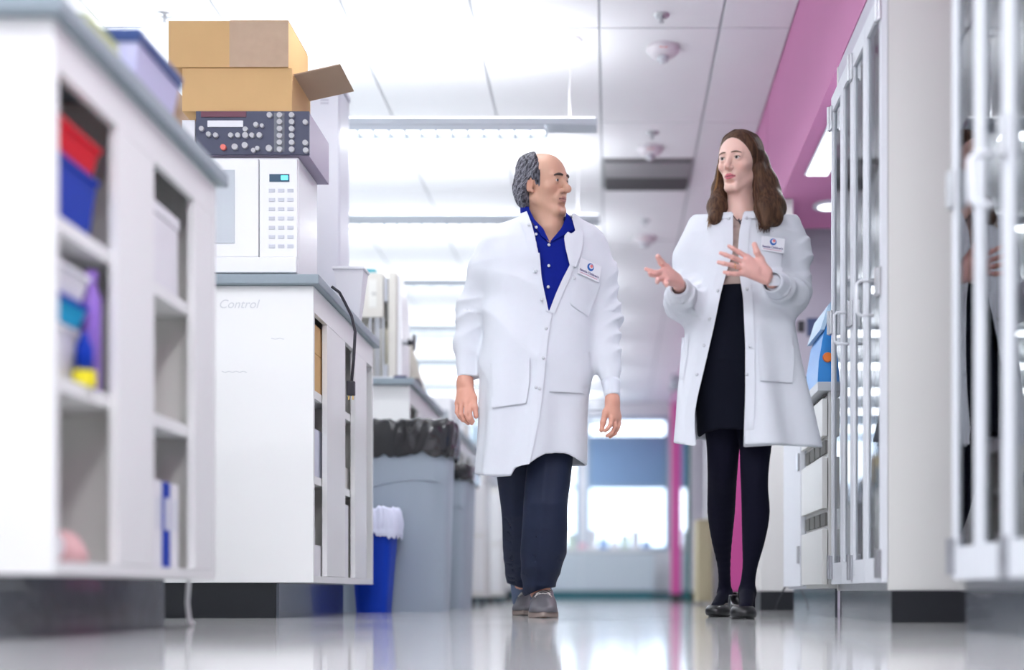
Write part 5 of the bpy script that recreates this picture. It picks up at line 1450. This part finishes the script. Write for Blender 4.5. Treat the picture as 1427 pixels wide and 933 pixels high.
    # neck gap
    Hf.cone(P(1033, 268, 4.30), P(1033, 320, 4.30), .045, .040, .012, 's')
    Hf.ell(H.w(0, .085, -.085), np.array((.060, .075, .05))*H.sc, H.M, .012, 's')
    def streak(p):
        q_ = p*A3(1, 1, .25); return -.0010*noise3(q_, 22, 0)
    Hf.add((streak, P(1035, 250, 4.4), .4), 0, 'd')
    hair = sdf_mesh('hair', Hf, [(.33, .70, .003)], [(4.20, 4.58, .003)], [(1.34, 1.80, .003)], HAIRB, wm, smooth_it=1)
    # strands following the fall of the hair
    rnd = random.Random(9); V, Fc, Cc = [], [], []
    def strand(pts, rad, col0, col1):
        pts = np.array(pts); m = len(pts); base = len(V); n = 5
        for i in range(m):
            t = pts[min(i+1, m-1)]-pts[max(i-1, 0)]; t /= np.linalg.norm(t)
            u = np.cross(t, A3(0, 1, .01)); u /= np.linalg.norm(u); w_ = np.cross(u, t)
            f = i/(m-1); r = rad*(.5+.5*math.sin(math.pi*min(.95, f*.9+.1)))*(1 if f < .93 else .4)
            for k in range(n):
                a = 2*math.pi*k/n; V.append(pts[i]+r*(u*math.cos(a)+w_*math.sin(a)*.6))
                Cc.append(np.array(col0)*(1-f)+np.array(col1)*f)
        for i in range(m-1):
            for k in range(n): Fc.append((base+i*n+k, base+i*n+(k+1) % n, base+(i+1)*n+(k+1) % n, base+(i+1)*n+k))
    def cat(ctrl, n=16):
        c = [np.array(q_, float) for q_ in ctrl]; c = [2*c[0]-c[1]]+c+[2*c[-1]-c[-2]]; out = []
        m = len(c)-3
        for i in range(n):
            u = i/(n-1)*m; j = min(int(u), m-1); t = u-j; a, b, d, e = c[j:j+4]
            out.append(.5*((2*b)+(-a+d)*t+(2*a-5*b+4*d-e)*t*t+(-a+3*b-3*d+e)*t**3))
        return out
    surf = lambda pt, dr: pt
    def onhead(x, y, z, r=1.03):      # direction from skull centre to shell surface
        v = A3(x, y+.018, z-.036); a = A3(.084, .106, .092); v = v/np.sqrt(((v/a)**2).sum())*r
        return H.w(v[0], v[1]-.018, v[2]+.036)
    part = lambda t: (-.014, .030-.10*t, .118)
    for i in range(260):      # her left side = viewer right
        t = rnd.random(); g = rnd.random()
        a = part(t); top = onhead(*a)
        s1 = onhead(.05, .030-.09*t, .100-.012*t); s2 = onhead(.082, .014-.075*t, .038, 1.05)
        e = P(1056+38*t+rnd.uniform(-3, 3), 318-10*max(0, t-.5)*2+rnd.uniform(-9, 7), 4.275+.10*t+rnd.uniform(-.012, .012))
        m1 = P(1053+20*t+rnd.uniform(-2, 2), 240, 4.335+.09*t)
        m2 = P(1054+35*t+rnd.uniform(-3, 3), 280, 4.29+.10*t)
        c0 = rnd.choice([(.055, .027, .018), (.075, .038, .024), (.10, .055, .034), (.045, .022, .016)])
        strand(cat([top, s1, s2, m1, m2, e]), rnd.uniform(.0016, .003), c0, tuple(v*1.5 for v in c0))
    for i in range(130):      # her right side = viewer left
        t = rnd.random()
        a = part(t); top = onhead(*a)
        s1 = onhead(-.055, .030-.09*t, .095-.012*t); s2 = onhead(-.084, .014-.065*t, .03, 1.04)
        e = P(986+18*t+rnd.uniform(-2.5, 2.5), 314-6*t+rnd.uniform(-8, 6), 4.32+.06*t+rnd.uniform(-.01, .01))
        m1 = P(1000+4*t+rnd.uniform(-1.5, 1.5), 248, 4.40+.05*t); m2 = P(992+16*t+rnd.uniform(-2, 2), 284, 4.355+.06*t)
        c0 = rnd.choice([(.07, .036, .022), (.09, .048, .026), (.055, .027, .018)])
        strand(cat([top, s1, s2, m1, m2, e]), rnd.uniform(.0014, .0026), c0, (.30, .16, .065))
    props(mesh_np('hair_strands', np.array(V), Fc, HAIRB2, hair, True, np.array(Cc)), kind='stuff')

    # --- blouse
    S = Field()
    S.add(loft([(296, 1012, 1052, 4.42, .055), (306, 985, 1080, 4.42, .075), (330, 975, 1092, 4.42, .098), (360, 978, 1088, 4.42, .108), (390, 988, 1074, 4.42, .100), (412, 985, 1072, 4.42, .100)], 2.2,
               lambda p, dx, dy: -.003*noise3(p, 22, 1)-.0015*np.sin(p[:, 2]*160+noise3(p, 9, 2)*3)), .01)
    S2 = Field(); S2.add((S, P(1030, 350, 4.42), .35), 0)
    S2.add((wedge([(1015, 270), (1020, 296), (1027, 308), (1034, 308), (1040, 296), (1045, 270)], 4.41, 4.35), P(1030, 300, 4.36), .2), .003, 's')
    bl = sdf_mesh('blouse', S2, [(.30, .66, .0045)], [(4.28, 4.56, .0045)], [(1.12, 1.47, .0045)], BLOUSE, wm, smooth_it=1)
    nk = [P(1021+2.0*k, 299+9*math.sin(k/9*math.pi), 4.335+.004*abs(k-4.5)) for k in range(10)]
    MB().tube([tuple(v) for v in nk], .0016, 6).build('necklace', mat('dark_bead', (.08, .07, .09), .3), bl, smooth=True)
    for k in range(3): 
        p = P(1029.5+k*1.2, 306+k*2.5, 4.325); MB().lathe(tuple(p), [(.001, -.004), (.004, 0), (.001, .004)], 8).build('bead', mat('dark_bead', (0, 0, 0)), bl, smooth=True)
    # --- skirt
    K = Field()
    K.add(loft([(404, 984, 1072, 4.42, .103), (412, 983, 1073, 4.42, .105), (450, 975, 1078, 4.42, .118), (510, 969, 1081, 4.42, .128), (560, 969, 1082, 4.43, .13), (600, 972, 1082, 4.43, .13), (612, 973, 1082, 4.43, .13)], 2.2,
               lambda p, dx, dy: -.0025*noise3(p, 10, 3)), .01)
    K2 = Field(); K2.add((K, P(1030, 510, 4.42), .45), 0)
    def skhem(p):
        x, y = px_of(p); return (y-np.interp(x, [970, 975, 985, 1005, 1040, 1085], [606, 609, 602, 597, 599, 604]))*4.4/FPX
    K2.add((skhem, P(1030, 600, 4.42), .3), .002, 'i'); K2.add((lambda p: -(K(p)+.010), P(1030, 620, 4.42), .30), .002, 'i')
    sk = sdf_mesh('skirt', K2, [(.28, .66, .005)], [(4.27, 4.60, .005)], [(.60, 1.20, .005)], SKIRT, wm, smooth_it=1)
    patch('waistband', K, [(990, 406, 1050, 406), (990, 416, 1050, 416)], SKIRT, sk, 4.1, 4.5, .003, .003)
    # --- tights
    T = Field()
    for Lg in legs:
        for a, b in zip(Lg, Lg[1:]): T.cone(P(*a[:3]), P(*b[:3]), a[3], b[3], .006)
    T.cone(P(1010, 826, 4.80), P(998, 846, 4.68), .026, .022, .02); T.cone(P(1041, 825, 4.46), P(1039, 848, 4.29), .029, .024, .02)
    T.cone(P(1010, 828, 4.81), P(1012, 842, 4.84), .026, .024, .02); T.cone(P(1042, 826, 4.47), P(1043, 846, 4.50), .027, .025, .02)
    sdf_mesh('tights', T, [(.30, .64, .0045)], [(4.20, 4.90, .0055)], [(.01, .86, .0048)], TIGHT, wm, smooth_it=2)
    # --- shoes
    def pump(cxp, Yt, ang, heelh, L=.25, s=.043):
        piv = P(cxp, 855, Yt); piv[2] = 0
        R = np.array(Matrix.Rotation(ang, 3, 'Z')); tr = lambda x, y, z: piv+R@A3(x, y, z)
        rise = lambda y: heelh*np.clip((y-.07)/.13, 0, 1)
        F = Field()
        F.ell(tr(0, .055, .022), (s*.98, .057, .031), R.T, .01); F.cone(tr(0, .06, .020), tr(0, .15, .022+rise(.15)), s*.78, s*.62, .02); F.cone(tr(0, .15, .03+rise(.15)), tr(0, .215, .035+heelh), s*.62, .030, .02)
        F.cone(tr(0, .215, .030+heelh), tr(0, .22, .062+heelh), .031, .030, .01)
        def q_(p): return (p-piv)@R
        F.add((lambda p: (.006+rise(q_(p)[:, 1]))-q_(p)[:, 2], tr(0, .12, .02), .25), .002, 'i')
        F.add((lambda p: q_(p)[:, 2]-(.050+rise(q_(p)[:, 1])*1.0+np.clip((q_(p)[:, 1]-.14)/.08, 0, 1)*.022-.004), tr(0, .12, .02), .25), .002, 'i')
        F.ell(tr(0, .150, .066+rise(.15)), (s*.60, .078, .036), R.T, .004, 's')
        o = sdf_mesh('shoe', F, [(piv[0]-.14, piv[0]+.14, .0035)], [(Yt-.03, Yt+.30, .0045)], [(-.002, .13, .003)], BLK, wm, smooth_it=1)
        MB().tube([tuple(tr(s*.58*math.sin(a), .098-.020*math.cos(a), .050-.004*math.cos(a))) for a in np.linspace(-1.6, 1.6, 13)], .003, 6).build('topline', mat('grey_trim', (.22, .21, .2), .4), o, smooth=True)
        so = []
        for z in (0, .0065):
            ring = []
            for k in range(32):
                a = 2*math.pi*k/32; y = .095-.097*math.cos(a); wd = np.interp(y, [0, .02, .06, .1, .19], [.2, .6, .9, .85, .5])*s
                ring.append(tuple(tr(wd*math.copysign(abs(math.sin(a))**.4, math.sin(a)), y, z+float(rise(y)))))
            so.append(ring)
        rings_mesh('sole', so, BLK, o, cap0=True, cap1=True)
        rings_mesh('heel', [[tuple(tr(r*math.cos(a), .212+r*math.sin(a), z)) for a in np.linspace(0, 6.283, 17)[:-1]] for r, z in ((.015, 0.0), (.016, .008), (.026, .012+heelh))], BLK, o, cap0=True, cap1=True)
    pump(1039, 4.24, math.radians(2), .018, s=.047)
    pump(992, 4.64, math.radians(-28), .028, s=.046)

    # --- coat
    def folds(p, dx, dy):
        th = np.arctan2(dx, -dy); z = p[:, 2]; low = np.clip((1.15-z)/.4, 0, 1)
        return -.011*low*np.sin(th*8+noise3(p, 2.6, 3)*1.6)-.0045*noise3(p, 9, 2)-.003*(1-np.abs(np.sin(z*22+p[:, 0]*14+noise3(p, 8, 1)*2)))*np.clip((z-1.0)/.15, 0, 1)
    C = Field()
    C.add(loft([(294, 1008, 1058, 4.43, .070), (299, 996, 1074, 4.43, .085), (306, 980, 1094, 4.43, .10), (330, 966, 1106, 4.43, .122), (370, 967, 1104, 4.43, .135), (420, 965, 1101, 4.43, .138),
                (460, 955, 1110, 4.43, .148), (505, 948, 1119, 4.43, .160), (550, 942, 1127, 4.43, .175), (600, 938, 1136, 4.43, .19), (628, 936, 1142, 4.43, .20)], 2.3, folds), .02)
    C.add(sleeve([P(980, 318, 4.43), P(962, 360, 4.45), P(954, 415, 4.44), P(953, 424, 4.36), P(948, 410, 4.25), P(946, 401, 4.20)], [.058, .062, .060, .060, .048, .034], .010, .07, 1), .045)
    C.add(sleeve([P(1094, 314, 4.43), P(1107, 350, 4.44), P(1108, 405, 4.43), P(1103, 412, 4.35), P(1088, 401, 4.25), P(1079, 393, 4.195)], [.056, .058, .058, .060, .046, .032], .010, .07, 2), .045)
    C2 = Field(); C2.add((C, P(1035, 460, 4.43), .80), 0)
    def hem(p):
        x, y = px_of(p); fr = np.interp(x, [930, 937, 950, 966, 985, 1036, 1080, 1143], [615, 616.5, 619, 621, 621, 623, 620, 623])
        bk = np.interp(x, [930, 1143], [612, 616])
        return (y-np.where(p[:, 1] < 4.45, fr, bk))*4.4/FPX
    C2.add((hem, P(1035, 620, 4.43), .4), .002, 'i')
    for c, ax in ((P(945.6, 399, 4.192), P(948, 410, 4.25)), (P(1077.5, 392, 4.188), P(1088, 401, 4.25))):
        d = ax-c; d /= np.linalg.norm(d)
        C2.add((lambda p, c=c, d=d: np.where(((p-c)**2).sum(1) < .07**2, -(p-c)@d, -1), c, .06), .001, 'i')
    C2.add((lambda p: -(C(p)+.010), P(1035, 460, 4.43), .80), .002, 'i')
    Le = [(1022, 285), (1021, 300), (1021, 325), (1020.5, 352), (1012, 379), (1003.5, 410), (995, 452), (984, 500), (972, 550), (967.5, 575), (972, 640)]
    Re = [(1038, 285), (1036, 298), (1031, 321), (1029, 345), (1030.5, 379), (1036, 414), (1039, 479), (1039, 550), (1036.5, 640)]
    C2.add((wedge(Le+Re[::-1], 4.43, 4.3), P(1020, 460, 4.33), .60), .002, 's')
    C2.add((lambda p: p[:, 2]-(CAMH+(CY-296)*4.38/FPX+np.clip((p[:, 1]-4.4)*.3, -.01, .04)), P(1032, 295, 4.4), .2), .002, 'i')
    coat = sdf_mesh('lab_coat', C2, [(.18, .76, .0045)], [(4.14, 4.68, .0048)], [(.58, 1.50, .0048)], COAT, wm, smooth_it=1)
    pk = dict(m=COAT, parent=coat, y0=4.1, y1=4.6)
    L2 = [(x-13, y, x+.5, y) for x, y in Le[1:10]]+[(956, 619, 968, 621)]
    R2 = [(x-.5, y, x+13, y) for x, y in Re[1:8]]+[(1036, 622, 1050, 622)]
    # plackets are laid on the uncut coat
    patch('placket', C, L2, off=.005, th=.004, nv=40, nu=6, **pk); patch('placket', C, R2, off=.005, th=.004, nv=40, nu=6, **pk)
    patch('collar', C, [(1008, 298, 1022, 297), (1006, 304, 1021, 304)], off=.008, th=.005, nv=6, **pk); patch('collar', C, [(1037, 296, 1056, 296), (1036, 304, 1058, 304)], off=.008, th=.005, nv=6, **pk)
    patch('pocket', C, [(1058, 468, 1106, 470), (1057, 500, 1107, 502), (1060, 530, 1104, 533)], off=.008, th=.006, nu=14, **pk)
    patch('pocket', C, [(950, 470, 960, 470), (948, 500, 957, 500), (946, 525, 952, 527)], off=.005, th=.004, **pk)
    patch('pocket', C, [(1060, 350, 1091, 353), (1061, 375, 1090, 377), (1064, 398, 1088, 398)], off=.005, th=.003, **pk)
    for x, y in ((1015.5, 304), (1040, 303), (1000, 404), (989, 444), (1041, 402), (981, 481), (1045, 482), (971, 521), (1041, 521)): disc_on('button', C, x, y, .0055, STITCH, coat, 4.1, 4.6, .009)
    for wp, ax, r in ((P(945.4, 398.5, 4.188), P(947.3, 407, 4.235), .0335), (P(1075.6, 392.2, 4.176), P(1085, 399.2, 4.232), .0375)):
        a, b = Vector(wp), Vector(ax); ma = MB(); pts = [a.lerp(b, t) for t in np.linspace(0, 1, 6)]
        ma.tube([tuple(p_) for p_ in pts], [r*.92, r*1.02, r*1.08, r*1.14, r*1.2, r*1.26], 28)
        for f in [f for f in ma.bm.faces if len(f.verts) > 10]: ma.bm.faces.remove(f)
        o = ma.build('cuff', COATB, coat, smooth=True); o.modifiers.new('s', 'SOLIDIFY').thickness = .003
    Yb = find_surface(C, [1077], [340], 4.1, 4.6)[0]-.010
    badge(coat, P(1077, 340.5, Yb), .085, .052, math.radians(10), tilt=math.radians(5))
    return wm
build_woman()
